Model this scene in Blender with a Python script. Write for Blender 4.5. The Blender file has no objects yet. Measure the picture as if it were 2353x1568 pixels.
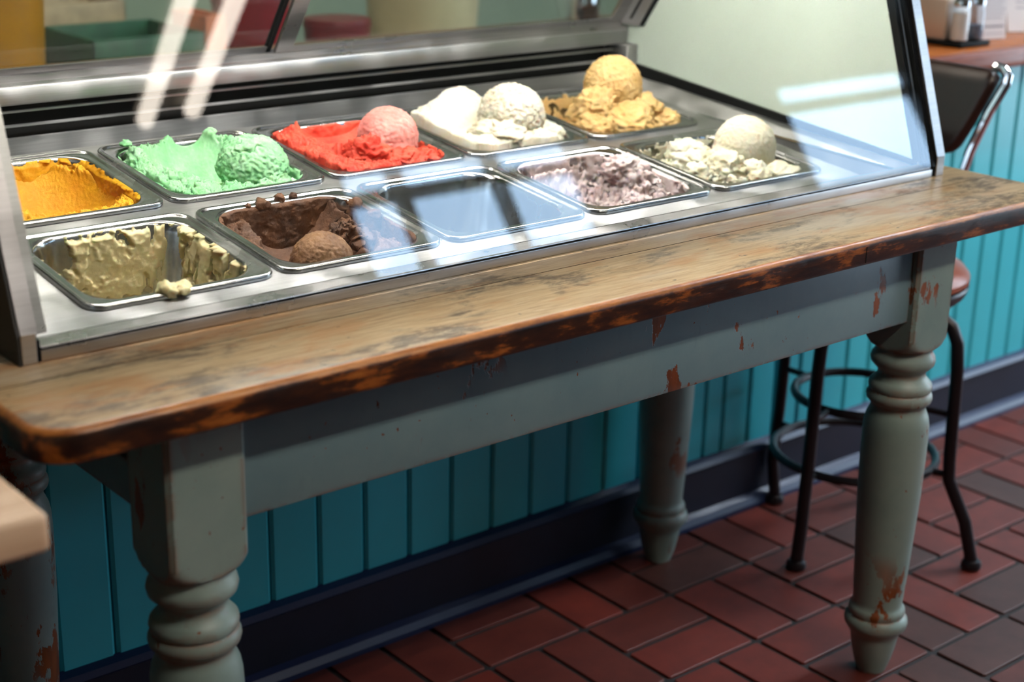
import bpy, math, random
import numpy as np
from mathutils import Vector
random.seed(7)
SC = bpy.context.scene
COL = SC.collection

# ------------------------------------------------------------------ camera
cam_d = bpy.data.cameras.new('camera')
cam = bpy.data.objects.new('camera', cam_d)
COL.objects.link(cam)
cam.location = (-0.6421, -1.4516, 1.2635)
cam.rotation_euler = (math.radians(71.2495), math.radians(-1.1058), math.radians(-39.4707))
cam_d.sensor_width = 36.0
cam_d.lens = 54.983
cam_d.clip_start = 0.02
cam_d.dof.use_dof = True
cam_d.dof.focus_distance = 1.92
cam_d.dof.aperture_fstop = 3.6
SC.camera = cam

# ------------------------------------------------------------------ world, exposure
w = bpy.data.worlds.new('world'); SC.world = w; w.use_nodes = True
w.node_tree.nodes['Background'].inputs[0].default_value = (0.55, 0.72, 1.0, 1)
w.node_tree.nodes['Background'].inputs[1].default_value = 0.3
SC.view_settings.view_transform = 'Standard'
SC.view_settings.look = 'None'
SC.view_settings.exposure = 0.0
SC.view_settings.gamma = 1.0
SC.view_settings.use_curve_mapping = False
SC.cycles.use_denoising = True
SC.cycles.max_bounces = 6
SC.cycles.diffuse_bounces = 3
SC.cycles.use_light_tree = False
SC.cycles.adaptive_threshold = 0.03
SC.cycles.glossy_bounces = 4
SC.cycles.transparent_max_bounces = 16
SC.cycles.sample_clamp_indirect = 4.0
SC.cycles.caustics_reflective = False
SC.cycles.caustics_refractive = False

L_WINDOW = 9.0
L_FRONT = 94.0      # tubes over the customers' side
L_FAR = 11.0        # tubes nearer the window (mirrored in the glass)
L_STAFF = 46.0
L_BAR_FILL = 165.0  # added cool fill for the bar front
L_CASE = 94.0
L_FILL_SCREEN = 6.2       # added screen that throws cool fill on the bar front

# ------------------------------------------------------------------ materials
def srgb(r, g, b):
    f = lambda c: (c / 255 / 12.92) if c / 255 <= 0.04045 else ((c / 255 + 0.055) / 1.055) ** 2.4
    return (f(r), f(g), f(b), 1.0)

class NT:
    def __init__(s, name):
        s.m = bpy.data.materials.new(name); s.m.use_nodes = True
        s.t = s.m.node_tree; s.b = s.t.nodes['Principled BSDF']; s.out = s.t.nodes['Material Output']
    def n(s, typ, **kw):
        nd = s.t.nodes.new('ShaderNode' + typ)
        for k, v in kw.items(): setattr(nd, k, v)
        return nd
    def l(s, a, b): s.t.links.new(a, b)
    def setb(s, **kw):
        for k, v in kw.items(): s.b.inputs[k.replace('_', ' ')].default_value = v
    def coord(s, scale=(1, 1, 1), kind='Object', rot=(0, 0, 0)):
        tc = s.n('TexCoord'); mp = s.n('Mapping')
        mp.inputs['Scale'].default_value = scale; mp.inputs['Rotation'].default_value = rot
        s.l(tc.outputs[kind], mp.inputs['Vector']); return mp.outputs['Vector']
    def noise(s, vec, scale, detail=4, rough=0.55, dist=0.0):
        nd = s.n('TexNoise'); nd.inputs['Scale'].default_value = scale; nd.inputs['Detail'].default_value = detail
        nd.inputs['Roughness'].default_value = rough; nd.inputs['Distortion'].default_value = dist
        s.l(vec, nd.inputs['Vector']); return nd.outputs['Fac']
    def ramp(s, fac, stops):
        nd = s.n('ValToRGB'); cr = nd.color_ramp
        while len(cr.elements) < len(stops): cr.elements.new(0.5)
        for e, (p, c) in zip(cr.elements, stops):
            e.position = p; e.color = c if len(c) == 4 else (*c, 1)
        s.l(fac, nd.inputs['Fac']); return nd.outputs['Color']
    def rng(s, fac, a, b, lo=0.0, hi=1.0):
        nd = s.n('MapRange'); nd.interpolation_type = 'SMOOTHSTEP'
        for k, v in zip((1, 2, 3, 4), (a, b, lo, hi)): nd.inputs[k].default_value = v
        s.l(fac, nd.inputs[0]); return nd.outputs[0]
    def math(s, op, a, b=0.0):
        nd = s.n('Math', operation=op)
        for i, v in enumerate((a, b)):
            if isinstance(v, (int, float)): nd.inputs[i].default_value = v
            else: s.l(v, nd.inputs[i])
        return nd.outputs[0]
    def mix(s, fac, a, b, blend='MIX'):
        nd = s.n('Mix', data_type='RGBA', blend_type=blend)
        for i, v in ((0, fac), (6, a), (7, b)):
            if isinstance(v, (int, float)): nd.inputs[i].default_value = v
            elif isinstance(v, tuple): nd.inputs[i].default_value = v if len(v) == 4 else (*v, 1)
            else: s.l(v, nd.inputs[i])
        return nd.outputs[2]
    def bump(s, h, strength=0.3, dist=0.002):
        nd = s.n('Bump'); nd.inputs['Strength'].default_value = strength; nd.inputs['Distance'].default_value = dist
        s.l(h, nd.inputs['Height']); s.l(nd.outputs['Normal'], s.b.inputs['Normal']); return nd
    def col(s, c): s.l(c, s.b.inputs['Base Color'])

def plain(name, color, rough=0.5, metal=0.0, var=0.0, scale=20, bump=0.0, **kw):
    k = NT(name); k.setb(Base_Color=color, Roughness=rough, Metallic=metal, **kw)
    if var or bump:
        v = k.coord(); f = k.noise(v, scale)
        if var:
            d = tuple(c * (1 - var) for c in color[:3]); h = tuple(min(1, c * (1 + var)) for c in color[:3])
            k.col(k.ramp(f, [(0.3, d), (0.7, h)]))
        if bump: k.bump(f, bump)
    return k.m

def steel(name, tone=0.62, rough=0.28, stretch=(1, 60, 60), tint=(1, 1, 1)):
    k = NT(name); k.setb(Metallic=1.0, Roughness=rough)
    v = k.coord(stretch); f = k.noise(v, 9, 3)
    k.col(k.ramp(f, [(0.3, tuple(tone * 0.9 * t for t in tint)), (0.7, tuple(min(1, tone * 1.08 * t) for t in tint))]))
    v2 = k.coord(); g = k.noise(v2, 14, 4)
    nd = k.rng(g, 0.35, 0.7, rough * 0.8, rough * 1.35); k.l(nd, k.b.inputs['Roughness'])
    return k.m

def emit(name, color, strength):
    k = NT(name); k.setb(Base_Color=(0.8, 0.8, 0.8, 1), Roughness=0.4)
    k.b.inputs['Emission Color'].default_value = (*color, 1); k.b.inputs['Emission Strength'].default_value = strength
    return k.m

def glass(name, tint=(1, 1, 1), dust=0.0, dust_scale=160, haze=0.012, refl=1.85):
    k = NT(name); t = k.t
    tr = k.n('BsdfTransparent'); tr.inputs[0].default_value = (*tint, 1)
    gl = k.n('BsdfGlossy'); gl.inputs['Roughness'].default_value = 0.0; gl.inputs[0].default_value = (1, 1, 1, 1)
    # Schlick reflectance of both faces of the pane, taken at the face the ray enters by
    ge = k.n('NewGeometry'); dt = k.n('VectorMath', operation='DOT_PRODUCT')
    k.l(ge.outputs['Incoming'], dt.inputs[0]); k.l(ge.outputs['Normal'], dt.inputs[1])
    c1 = k.math('SUBTRACT', 1.0, k.math('ABSOLUTE', dt.outputs['Value']))
    sch = k.math('ADD', 0.04, k.math('MULTIPLY', k.math('POWER', c1, 5.0), 0.96))
    two = k.math('MULTIPLY', k.math('SUBTRACT', 1.0, ge.outputs['Backfacing']), k.math('MINIMUM', k.math('MULTIPLY', sch, refl), 1.0))
    mx = k.n('MixShader'); k.l(two, mx.inputs[0]); k.l(tr.outputs[0], mx.inputs[1]); k.l(gl.outputs[0], mx.inputs[2])
    df = k.n('BsdfDiffuse'); df.inputs[0].default_value = (0.8, 0.8, 0.8, 1)
    mx2 = k.n('MixShader'); k.l(mx.outputs[0], mx2.inputs[1]); k.l(df.outputs[0], mx2.inputs[2])
    if dust:
        v = k.coord(); vo = k.n('TexVoronoi'); vo.inputs['Scale'].default_value = dust_scale; k.l(v, vo.inputs['Vector'])
        spot = k.rng(vo.outputs['Distance'], 0.05, 0.13, 1, 0)
        pick = k.rng(k.noise(v, 55, 2), 0.60, 0.66)
        area = k.rng(k.noise(v, 3.1, 2), 0.48, 0.62)
        smear = k.rng(k.noise(k.coord((9, 3, 3)), 6, 5, 0.7), 0.56, 0.8)
        a = k.math('MULTIPLY', k.math('MULTIPLY', spot, pick), k.math('MULTIPLY', area, dust))
        b = k.math('MULTIPLY', k.math('MULTIPLY', smear, area), 0.002)
        fac = k.math('ADD', k.math('ADD', a, b), haze)
        k.l(fac, mx2.inputs[0])
    else:
        mx2.inputs[0].default_value = haze
    k.l(mx2.outputs[0], k.out.inputs['Surface'])
    return k.m

def chipped(name, paint, paint2, under, wear=0.5, edge=True, rough=0.42):
    """old oil paint, worn through to the wood on the arrises and in flakes"""
    k = NT(name); k.setb(Roughness=rough)
    v = k.coord()
    base = k.ramp(k.noise(v, 9, 6), [(0.3, paint), (0.72, paint2)])
    grime = k.rng(k.noise(k.coord((1, 1, 0.35)), 26, 6, 0.7), 0.60, 0.78)
    base = k.mix(k.math('MULTIPLY', grime, 0.30), base, tuple(c * 0.42 for c in paint[:3]))
    woodc = k.ramp(k.noise(k.coord((1, 1, 0.2)), 70, 4), [(0.3, tuple(c * 0.45 for c in under[:3])), (0.7, under[:3])])
    flakes = k.math('MULTIPLY', k.rng(k.noise(k.coord((1, 1, 0.45)), 17, 8, 0.62), 0.655 - 0.06 * wear, 0.67 - 0.06 * wear),
                    k.rng(k.noise(v, 5.0, 2), 0.42, 0.56))
    nick = k.rng(k.noise(k.coord((1.2, 1.2, 0.8)), 95, 3, 0.6), 0.705, 0.72)
    m = k.math('MAXIMUM', flakes, nick)
    if edge:
        bv = k.n('Bevel', samples=2); bv.inputs['Radius'].default_value = 0.010
        ge = k.n('NewGeometry'); dt = k.n('VectorMath', operation='DOT_PRODUCT')
        k.l(bv.outputs['Normal'], dt.inputs[0]); k.l(ge.outputs['Normal'], dt.inputs[1])
        e = k.rng(dt.outputs['Value'], 0.999, 0.90, 0, 1)
        en = k.rng(k.noise(v, 34, 7, 0.72), 0.40, 0.58)
        m = k.math('MAXIMUM', m, k.rng(k.math('MULTIPLY', e, en), 0.22, 0.34))
    k.col(k.mix(m, base, woodc))
    h = k.math('SUBTRACT', k.math('MULTIPLY', k.noise(v, 60, 5), 0.4), m)
    k.bump(h, 0.5, 0.0012)
    return k.m

def worn_wood(name):
    k = NT(name)
    v = k.coord()
    grain = k.noise(k.coord((2.2, 26, 26)), 7, 7, 0.62, 0.6)
    fine = k.noise(k.coord((6, 110, 110)), 5, 5, 0.6)
    top = k.ramp(grain, [(0.25, srgb(160, 118, 76)), (0.5, srgb(208, 178, 134)), (0.75, srgb(234, 212, 174))])
    top = k.mix(k.math('MULTIPLY', fine, 0.35), top, srgb(120, 84, 52))
    # grey-black stains with a shape of their own
    st = k.noise(k.coord((1.5, 3.4, 4)), 3.6, 8, 0.66, 0.4)
    stain = k.math('MULTIPLY', k.rng(st, 0.475, 0.60), k.rng(k.noise(k.coord((3, 8, 8)), 10, 7, 0.72), 0.36, 0.58))
    top = k.mix(k.math('MULTIPLY', stain, 0.82), top, srgb(72, 62, 55))
    pale = k.rng(k.noise(k.coord((1.1, 3, 3)), 2.3, 4), 0.50, 0.66)
    top = k.mix(k.math('MULTIPLY', pale, 0.60), top, srgb(206, 196, 178))
    amber = k.rng(k.noise(k.coord((1.6, 5, 5)), 4.4, 6, 0.65), 0.52, 0.64)
    top = k.mix(k.math('MULTIPLY', amber, 0.55), top, srgb(190, 130, 74))
    dots = k.rng(k.noise(k.coord((1.3, 2.6, 2.6)), 30, 5, 0.7), 0.65, 0.70)
    top = k.mix(k.math('MULTIPLY', dots, 0.85), top, srgb(52, 44, 40))
    # the old dark varnish still sits on the edges
    en = k.noise(k.coord((0.8, 3.2, 3.2)), 15, 8, 0.68)
    edge = k.ramp(en, [(0.40, srgb(32, 20, 16)), (0.53, srgb(62, 34, 20)), (0.60, srgb(146, 80, 32)), (0.74, srgb(186, 114, 52))])
    ge = k.n('NewGeometry'); sp = k.n('SeparateXYZ'); k.l(ge.outputs['Normal'], sp.inputs[0])
    up = k.math('ADD', sp.outputs['Z'], k.math('MULTIPLY', k.math('SUBTRACT', en, 0.5), 0.35))
    arris = k.rng(up, 0.25, 0.62)
    flat = k.rng(sp.outputs['Z'], 0.93, 0.995)
    c = k.mix(arris, edge, k.ramp(en, [(0.35, srgb(132, 70, 26)), (0.6, srgb(206, 134, 66))]))
    c = k.mix(flat, c, top)
    k.col(c)
    k.setb(Roughness=0.33)
    k.l(k.rng(stain, 0, 1, 0.30, 0.46), k.b.inputs['Roughness'])
    k.bump(k.math('ADD', k.math('MULTIPLY', grain, 0.5), k.math('MULTIPLY', fine, 0.5)), 0.35, 0.0012)
    return k.m

def varnished(name, a, b, rough=0.25, sc=(2, 22, 22)):
    k = NT(name); k.setb(Roughness=rough)
    g = k.noise(k.coord(sc), 5, 6, 0.6, 0.5)
    k.col(k.ramp(g, [(0.3, a), (0.7, b)])); k.bump(g, 0.1, 0.001)
    return k.m

def icecream(name, c, c2, rough=0.55, bump=0.5, sss=0.18, scale=160, frost=None):
    k = NT(name); k.setb(Roughness=rough)
    v = k.coord()
    f = k.noise(v, 28, 6, 0.6)
    cc = k.ramp(f, [(0.3, c2), (0.68, c)])
    if frost:
        cc = k.mix(k.rng(k.noise(v, 60, 5, 0.7), 0.5, 0.75, 0, 0.5), cc, frost)
    k.col(cc)
    k.b.inputs['Subsurface Weight'].default_value = sss
    k.b.inputs['Subsurface Radius'].default_value = (0.010, 0.006, 0.004)
    k.b.inputs['Subsurface Scale'].default_value = 0.6
    h = k.math('ADD', k.noise(v, scale, 6, 0.65), k.math('MULTIPLY', k.noise(v, scale * 3.3, 4, 0.7), 0.5))
    k.bump(h, bump, 0.0018)
    return k.m

M = {}
M['steel'] = steel('brushed_steel', 0.78, 0.40)
M['steel_pan'] = steel('pan_steel', 0.66, 0.22, (20, 20, 20))
M['alu'] = steel('satin_aluminium', 0.66, 0.34, tint=(1, 0.97, 0.97))
M['chrome'] = plain('chrome', (0.75, 0.76, 0.8, 1), 0.08, 1.0)
M['black'] = plain('black_gasket', (0.0025, 0.0028, 0.003, 1), 0.6, Specular_IOR_Level=0.15)
M['blackpanel'] = plain('black_panel', (0.010, 0.010, 0.009, 1), 0.5, var=0.3)
M['glass'] = glass('front_pane', (0.97, 0.985, 0.98), dust=0.45, dust_scale=420, haze=0.0006)
M['glass_door'] = glass('door_pane', (0.93, 0.955, 0.95), dust=0.25, dust_scale=120, haze=0.004)
M['frosted'] = plain('misted_pale_green_panel', srgb(226, 240, 224), 0.22, var=0.06, scale=4)
M['worn_wood'] = worn_wood('worn_table_wood')
M['sage'] = chipped('sage_paint', srgb(108, 138, 148), srgb(126, 152, 158), srgb(146, 74, 30), 0.95)
M['sage_leg'] = chipped('sage_leg_paint', srgb(122, 144, 140), srgb(146, 162, 154), srgb(150, 78, 32), 1.45)
M['teal'] = plain('teal_board_paint', srgb(66, 190, 204), 0.34, var=0.05, scale=5, bump=0.03)
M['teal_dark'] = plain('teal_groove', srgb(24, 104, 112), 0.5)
M['navy'] = plain('navy_baseboard_paint', srgb(14, 24, 44), 0.45, var=0.2, scale=12)
M['navy_edge'] = plain('navy_moulding_paint', srgb(30, 42, 76), 0.32)
M['grout'] = plain('dark_grout', srgb(38, 34, 36), 0.75, var=0.3, scale=60, bump=0.3)
def tile_mat(name, a, b):
    k = NT(name); k.setb(Roughness=0.5)
    v = k.coord(kind='Object')
    oi = k.n('ObjectInfo'); ad = k.n('VectorMath', operation='ADD')
    k.l(v, ad.inputs[0]); k.l(oi.outputs['Location'], ad.inputs[1])
    f = k.noise(ad.outputs[0], 16, 6, 0.65)
    c = k.ramp(f, [(0.3, a), (0.7, b)])
    dirt = k.rng(k.noise(ad.outputs[0], 34, 6, 0.7), 0.60, 0.80)
    c = k.mix(k.math('MULTIPLY', dirt, 0.30), c, srgb(96, 70, 64))
    k.col(c); k.bump(k.noise(ad.outputs[0], 120, 4), 0.15, 0.0008)
    return k.m
M['tile_a'] = tile_mat('red_quarry_tile', srgb(98, 34, 25), srgb(122, 46, 34))
M['tile_b'] = tile_mat('brown_quarry_tile', srgb(84, 32, 25), srgb(106, 46, 36))
M['tile_c'] = tile_mat('dark_quarry_tile', srgb(68, 35, 30), srgb(88, 50, 43))
M['bar_wood'] = varnished('bar_wood', srgb(150, 74, 22), srgb(196, 110, 44), 0.22)
M['bar_edge'] = varnished('bar_edge_wood', srgb(120, 62, 44), srgb(164, 96, 76), 0.24, (2, 30, 30))
M['pale_wood'] = varnished('pale_block_wood', srgb(206, 168, 134), srgb(228, 196, 164), 0.45)
M['brown_wood'] = varnished('brown_shelf_wood', srgb(126, 88, 62), srgb(156, 112, 82), 0.4)
M['leather'] = plain('brown_leather', srgb(40, 20, 14), 0.35, var=0.2, scale=30, bump=0.06)
M['seat_wood'] = plain('chestnut_seat', srgb(150, 72, 44), 0.3, var=0.15, scale=8)
M['stool_metal'] = plain('dark_stool_metal', srgb(34, 28, 32), 0.32, 0.4)
M['white_wall'] = plain('cream_wall', srgb(100, 92, 80), 0.7)
M['green_wall'] = plain('pale_green_wall', srgb(150, 165, 140), 0.7)
M['ceil'] = plain('ceiling_white', srgb(116, 112, 104), 0.8)
M['winframe'] = plain('window_frame_paint', srgb(60, 58, 56), 0.5)
M['window'] = emit('sky_pane', (0.46, 0.70, 1.0), L_WINDOW)
M['paper'] = plain('menu_paper', srgb(226, 222, 224), 0.6)
M['ink'] = plain('grey_print', srgb(120, 118, 132), 0.6)
M['ink2'] = plain('pale_print', srgb(176, 172, 182), 0.6)
M['beige_box'] = plain('dispenser_metal', srgb(196, 176, 160), 0.35, 0.35)
M['salt'] = plain('salt_white', srgb(226, 214, 204), 0.6)
M['jar'] = glass('shaker_glass', (0.9, 0.93, 0.96), haze=0.03)
M['pepper'] = plain('pepper_grey', srgb(90, 96, 110), 0.7, var=0.4, scale=200)

# ------------------------------------------------------------------ mesh helpers
class MB:
    def __init__(s): s.v = []; s.f = []; s.smooth = False
    def add(s, vs, fs):
        o = len(s.v); s.v += [tuple(map(float, p)) for p in vs]; s.f += [tuple(i + o for i in q) for q in fs]; return s
    def box(s, x0, x1, y0, y1, z0, z1, b=0.0):
        if b <= 0:
            vs = [(x, y, z) for z in (z0, z1) for y in (y0, y1) for x in (x0, x1)]
            return s.add(vs, [(0, 2, 3, 1), (4, 5, 7, 6), (0, 1, 5, 4), (2, 6, 7, 3), (0, 4, 6, 2), (1, 3, 7, 5)])
        return s.rbox(x0, x1, y0, y1, z0, z1, b)
    def rbox(s, x0, x1, y0, y1, z0, z1, b, n=2):
        # box bevelled on all edges: loft of rounded rectangles
        hx, hy = (x1 - x0) / 2, (y1 - y0) / 2; cx, cy = (x0 + x1) / 2, (y0 + y1) / 2
        loops = []
        for i in range(n + 1):
            a = math.pi / 2 * i / n
            ins = b * (1 - math.sin(a)); loops.append((ins, z0 + b * (1 - math.cos(a))))
        for i in range(n + 1):
            a = math.pi / 2 * i / n
            loops.append((b * (1 - math.cos(a)), z1 - b * (1 - math.sin(a))))
        rings = [[(cx + p[0], cy + p[1], z) for p in rrect(hx - ins, hy - ins, max(b - ins, 0.0) + 1e-5, n)] for ins, z in loops]
        return s.loft(rings, True, True)
    def loft(s, rings, cap0=False, cap1=False, closed=True):
        o = len(s.v); n = len(rings[0])
        for r in rings: s.v += [tuple(map(float, p)) for p in r]
        for i in range(len(rings) - 1):
            for j in range(n if closed else n - 1):
                a = o + i * n + j; b_ = o + i * n + (j + 1) % n
                s.f.append((a, b_, b_ + n, a + n))
        if cap0: s.f.append(tuple(o + j for j in reversed(range(n))))
        if cap1: s.f.append(tuple(o + (len(rings) - 1) * n + j for j in range(n)))
        return s
    def lathe(s, prof, cx, cy, n=32, cap=True):
        rings = [[(cx + r * math.cos(2 * math.pi * j / n), cy + r * math.sin(2 * math.pi * j / n), z) for j in range(n)] for r, z in prof]
        return s.loft(rings, cap, cap)
    def tube(s, pts, r, n=10, closed=False):
        pts = [Vector(p) for p in pts]; rings = []; N = len(pts); up = None
        for i, p in enumerate(pts):
            if closed: t = (pts[(i + 1) % N] - pts[i - 1]).normalized()
            else: t = (pts[min(i + 1, N - 1)] - pts[max(i - 1, 0)]).normalized()
            if up is None:
                up = Vector((0, 0, 1)) if abs(t.z) < 0.9 else Vector((1, 0, 0))
            a = (up - t * up.dot(t)).normalized(); up = a; b_ = t.cross(a)
            rr_ = r[i] if isinstance(r, (list, tuple)) else r
            rings.append([p + (a * math.cos(2 * math.pi * j / n) + b_ * math.sin(2 * math.pi * j / n)) * rr_ for j in range(n)])
        if closed: rings.append(rings[0]); return s.loft(rings)
        return s.loft(rings, True, True)
    def prism(s, poly, axis, a, b_):
        """poly of 2-D points extruded along axis ('x': poly is (y,z); 'y': (x,z); 'z': (x,y))"""
        def P(q, t): return {'x': (t, q[0], q[1]), 'y': (q[0], t, q[1]), 'z': (q[0], q[1], t)}[axis]
        n = len(poly); vs = [P(q, a) for q in poly] + [P(q, b_) for q in poly]
        fs = [tuple(range(n))[::-1], tuple(range(n, 2 * n))] + [(j, (j + 1) % n, n + (j + 1) % n, n + j) for j in range(n)]
        return s.add(vs, fs)

def rrect(hx, hy, r, n=5):
    r = min(r, hx, hy); out = []
    for cx, cy, a0 in ((hx - r, hy - r, 0), (-hx + r, hy - r, 90), (-hx + r, -hy + r, 180), (hx - r, -hy + r, 270)):
        for i in range(n + 1):
            a = math.radians(a0 + 90 * i / n); out.append((cx + r * math.cos(a), cy + r * math.sin(a)))
    return out

def root_of(o):
    while o.parent: o = o.parent
    return o

def obj(name, mb, mat, parent=None, smooth=False, local=False, ang=35):
    me = bpy.data.meshes.new(name)
    vs = mb.v
    if parent is not None and not local:
        b = root_of(parent).location; vs = [(x - b.x, y - b.y, z - b.z) for x, y, z in vs]
    me.from_pydata(vs, [], mb.f); me.validate(); me.update()
    import bmesh
    bm = bmesh.new(); bm.from_mesh(me); bmesh.ops.recalc_face_normals(bm, faces=bm.faces); bm.to_mesh(me); bm.free()
    me.materials.append(mat if not isinstance(mat, str) else M[mat])
    if smooth:
        me.polygons.foreach_set('use_smooth', [True] * len(me.polygons))
        if ang < 180: me.set_sharp_from_angle(angle=math.radians(ang))
    o = bpy.data.objects.new(name, me); COL.objects.link(o)
    if parent is not None: o.parent = parent
    return o

def thing(name, label, cat, loc=(0, 0, 0), group=None, rot=(0, 0, 0)):
    o = bpy.data.objects.new(name, None); COL.objects.link(o)
    o.location = loc; o.rotation_euler = rot; o.empty_display_size = 0.05
    o['label'] = label; o['category'] = cat
    if group: o['group'] = group
    return o

def tag(o, label, cat, group=None):
    o['label'] = label; o['category'] = cat
    if group: o['group'] = group
    return o

def struct(name, mb, mat, label=None, **kw):
    o = obj(name, mb, mat, **kw); o['kind'] = 'structure'
    if label: o['label'] = label
    return o

# ================================================================== THE SETTING
X0, X1, Y0, Y1, ZC = -3.0, 8.6, -4.6, 2.7, 3.1
# floor: grout bed with quarry tiles laid in basket weave
floor = struct('floor', MB().box(X0, X1, Y0, Y1, -0.06, -0.004), 'grout', 'red brown quarry tile floor with dark joints')
TS = 0.1975
OX, OY = 0.908, 0.010
J = 0.0045
def tile_mesh(lx, ly, b=0.0014):
    mb = MB(); hx, hy = lx / 2 - J, ly / 2 - J
    rings = [[(p[0], p[1], z) for p in rrect(hx - i, hy - i, 0.003, 1)] for i, z in ((0, -0.006), (0, -b * 0.6), (b, 0.0))]
    mb.loft(rings, False, True)
    me = bpy.data.meshes.new('tile'); me.from_pydata(mb.v, [], mb.f); me.update(); return me
tm = {}
for key, mk in (('a', 'tile_a'), ('b', 'tile_b'), ('c', 'tile_c')):
    for o_, (lx, ly) in (('h', (TS, TS / 2)), ('v', (TS / 2, TS))):
        me = tile_mesh(lx, ly); me.materials.append(M[mk]); tm[key + o_] = me
far = MB(); n_t = 0
rt = random.Random(3)
for i in range(-14, 22):
    for j in range(-10, 3):
        cx, cy = OX + (i + 0.5) * TS, OY + (j + 0.5) * TS
        if cy > 0.50 or cx > 4.6: continue
        vert = (i + j) % 2 == 1
        for s in (-1, 1):
            x, y = (cx + s * TS / 4, cy) if vert else (cx, cy + s * TS / 4)
            if y + (TS / 2 if vert else TS / 4) > 0.47: continue
            near = 0.1 < x < 2.9 and y > -0.75 and x > -0.2 + 0.0 * y
            if near and n_t < 298:
                key = rt.choice('aaaabbbbc') + ('v' if vert else 'h')
                t = bpy.data.objects.new('tile', tm[key]); COL.objects.link(t); t.parent = floor
                t.location = (x, y, rt.uniform(-0.0008, 0.0006)); t.rotation_euler = (rt.uniform(-.004, .004), rt.uniform(-.004, .004), 0)
                n_t += 1
            else:
                lx, ly = (TS / 2, TS) if vert else (TS, TS / 2)
                far.box(x - lx / 2 + J, x + lx / 2 - J, y - ly / 2 + J, y + ly / 2 - J, -0.006, 0.0)
tf = obj('tile_field', far, 'tile_b', floor); tf['kind'] = 'stuff'

# room shell
struct('ceiling', MB().box(X0, X1, Y0, Y1, ZC, ZC + 0.08), 'ceil', 'plain pale ceiling')
# added glowing screen, out of view, that brightens the bar front
ex, ey0, ey1, ez0, ez1 = 3.75, -1.20, 0.05, 0.25, 2.25
en_ = MB()
for a in ((ey0 - 0.06, ey0), (ey1, ey1 + 0.06), ((ey0 + ey1) / 2 - 0.03, (ey0 + ey1) / 2 + 0.03)): en_.box(ex - 0.03, ex + 0.03, a[0], a[1], 0, ez1 + 0.08)
en_.box(ex - 0.03, ex + 0.03, ey0 - 0.06, ey1 + 0.06, 0, ez0); en_.box(ex - 0.03, ex + 0.03, ey0 - 0.06, ey1 + 0.06, ez1, ez1 + 0.10)
eo = struct('fill_screen', en_, 'winframe', 'added unseen glowing screen in a dark frame lighting the bar front')
for a, b in ((ey0, (ey0 + ey1) / 2 - 0.03), ((ey0 + ey1) / 2 + 0.03, ey1)):
    obj('pane', MB().box(ex - 0.005, ex + 0.005, a, b, ez0, ez1), emit('fill_screen_pane', (0.66, 0.84, 1.0), L_FILL_SCREEN), eo)
struct('wall_left', MB().box(X0 - 0.1, X0, Y0, Y1, 0, ZC), 'white_wall', 'cream wall on the left')
struct('wall_right', MB().box(X1, X1 + 0.1, Y0, Y1, 0, ZC), 'white_wall', 'cream wall on the far right')
struct('wall_rear', MB().box(X0, X1, Y1, Y1 + 0.1, 0, ZC), 'green_wall', 'pale green wall behind the staff area')
# street wall with shop windows, behind the camera
WY = Y0
wins = [(3.36, 4.86, 2.02, 2.50), (6.55, 7.85, 2.10, 2.64)]
wf = MB(); xs = X0
for a, b, z0, z1 in wins:
    wf.box(xs, a, WY - 0.12, WY, 0, ZC); wf.box(a, b, WY - 0.12, WY, 0, z0); wf.box(a, b, WY - 0.12, WY, z1 + 0.22, ZC); xs = b
wf.box(xs, X1, WY - 0.12, WY, 0, ZC)
struct('wall_front', wf, 'white_wall', 'street wall with shop windows')
def window(i, a, b, z0, z1, mull):
    fr = MB(); xs_ = [a] + mull + [b]
    for x in xs_: fr.box(x - 0.035, x + 0.035, WY - 0.09, WY + 0.01, z0, z1 + 0.22)
    for z in (z0, z1 + 0.03, z1 + 0.20): fr.box(a, b, WY - 0.09, WY + 0.01, z - 0.03, z + 0.03)
    wo = struct('window_%d' % i, fr, 'winframe', 'tall shop window in a dark frame')
    for x, x2 in zip(xs_[:-1], xs_[1:]):
        obj('pane', MB().box(x, x2, WY - 0.06, WY - 0.05, z0, z1), 'window', wo)
        obj('pane', MB().box(x, x2, WY - 0.06, WY - 0.05, z1 + 0.05, z1 + 0.18), 'window', wo)
window(1, *wins[0], [3.71, 4.31])
window(2, *wins[1], [])

# wainscot wall behind the table (lower) and the bar front to the right (higher)
YW = 0.392
def wain(name, x0, x1, ztop, pitch, label, zb=0.10):
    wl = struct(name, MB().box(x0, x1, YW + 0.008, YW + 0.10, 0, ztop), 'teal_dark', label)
    x = x0; q = None
    while x < x1 - 0.01:
        wdt = min(pitch, x1 - x); b = 0.0042
        prof = [(x + 0.001, YW + 0.0085), (x + 0.0015, YW + 0.004), (x + b + 0.002, YW), (x + wdt - b - 0.002, YW), (x + wdt - 0.0015, YW + 0.004), (x + wdt - 0.001, YW + 0.0085)]
        bead = MB().prism(prof, 'z', zb, ztop)
        bo = obj('board', bead, 'teal', wl)
        x += pitch
    return wl
wain('wall_back', -1.0, 1.415, 0.60, 0.0845, 'teal beadboard wall under the ice cream table')
wain('wall_bar', 1.415, 3.6, 0.796, 0.0712, 'teal beadboard front of the bar counter')
bb = struct('baseboard_back', MB().box(-1.0, 3.6, YW - 0.014, YW + 0.002, 0, 0.108), 'navy', 'dark navy baseboard')
obj('cap_moulding', MB().prism([(YW + 0.002, 0.108), (YW - 0.016, 0.108), (YW - 0.019, 0.112), (YW - 0.012, 0.120), (YW + 0.002, 0.126)], 'x', -1.0, 3.6), 'navy_edge', bb)
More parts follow.
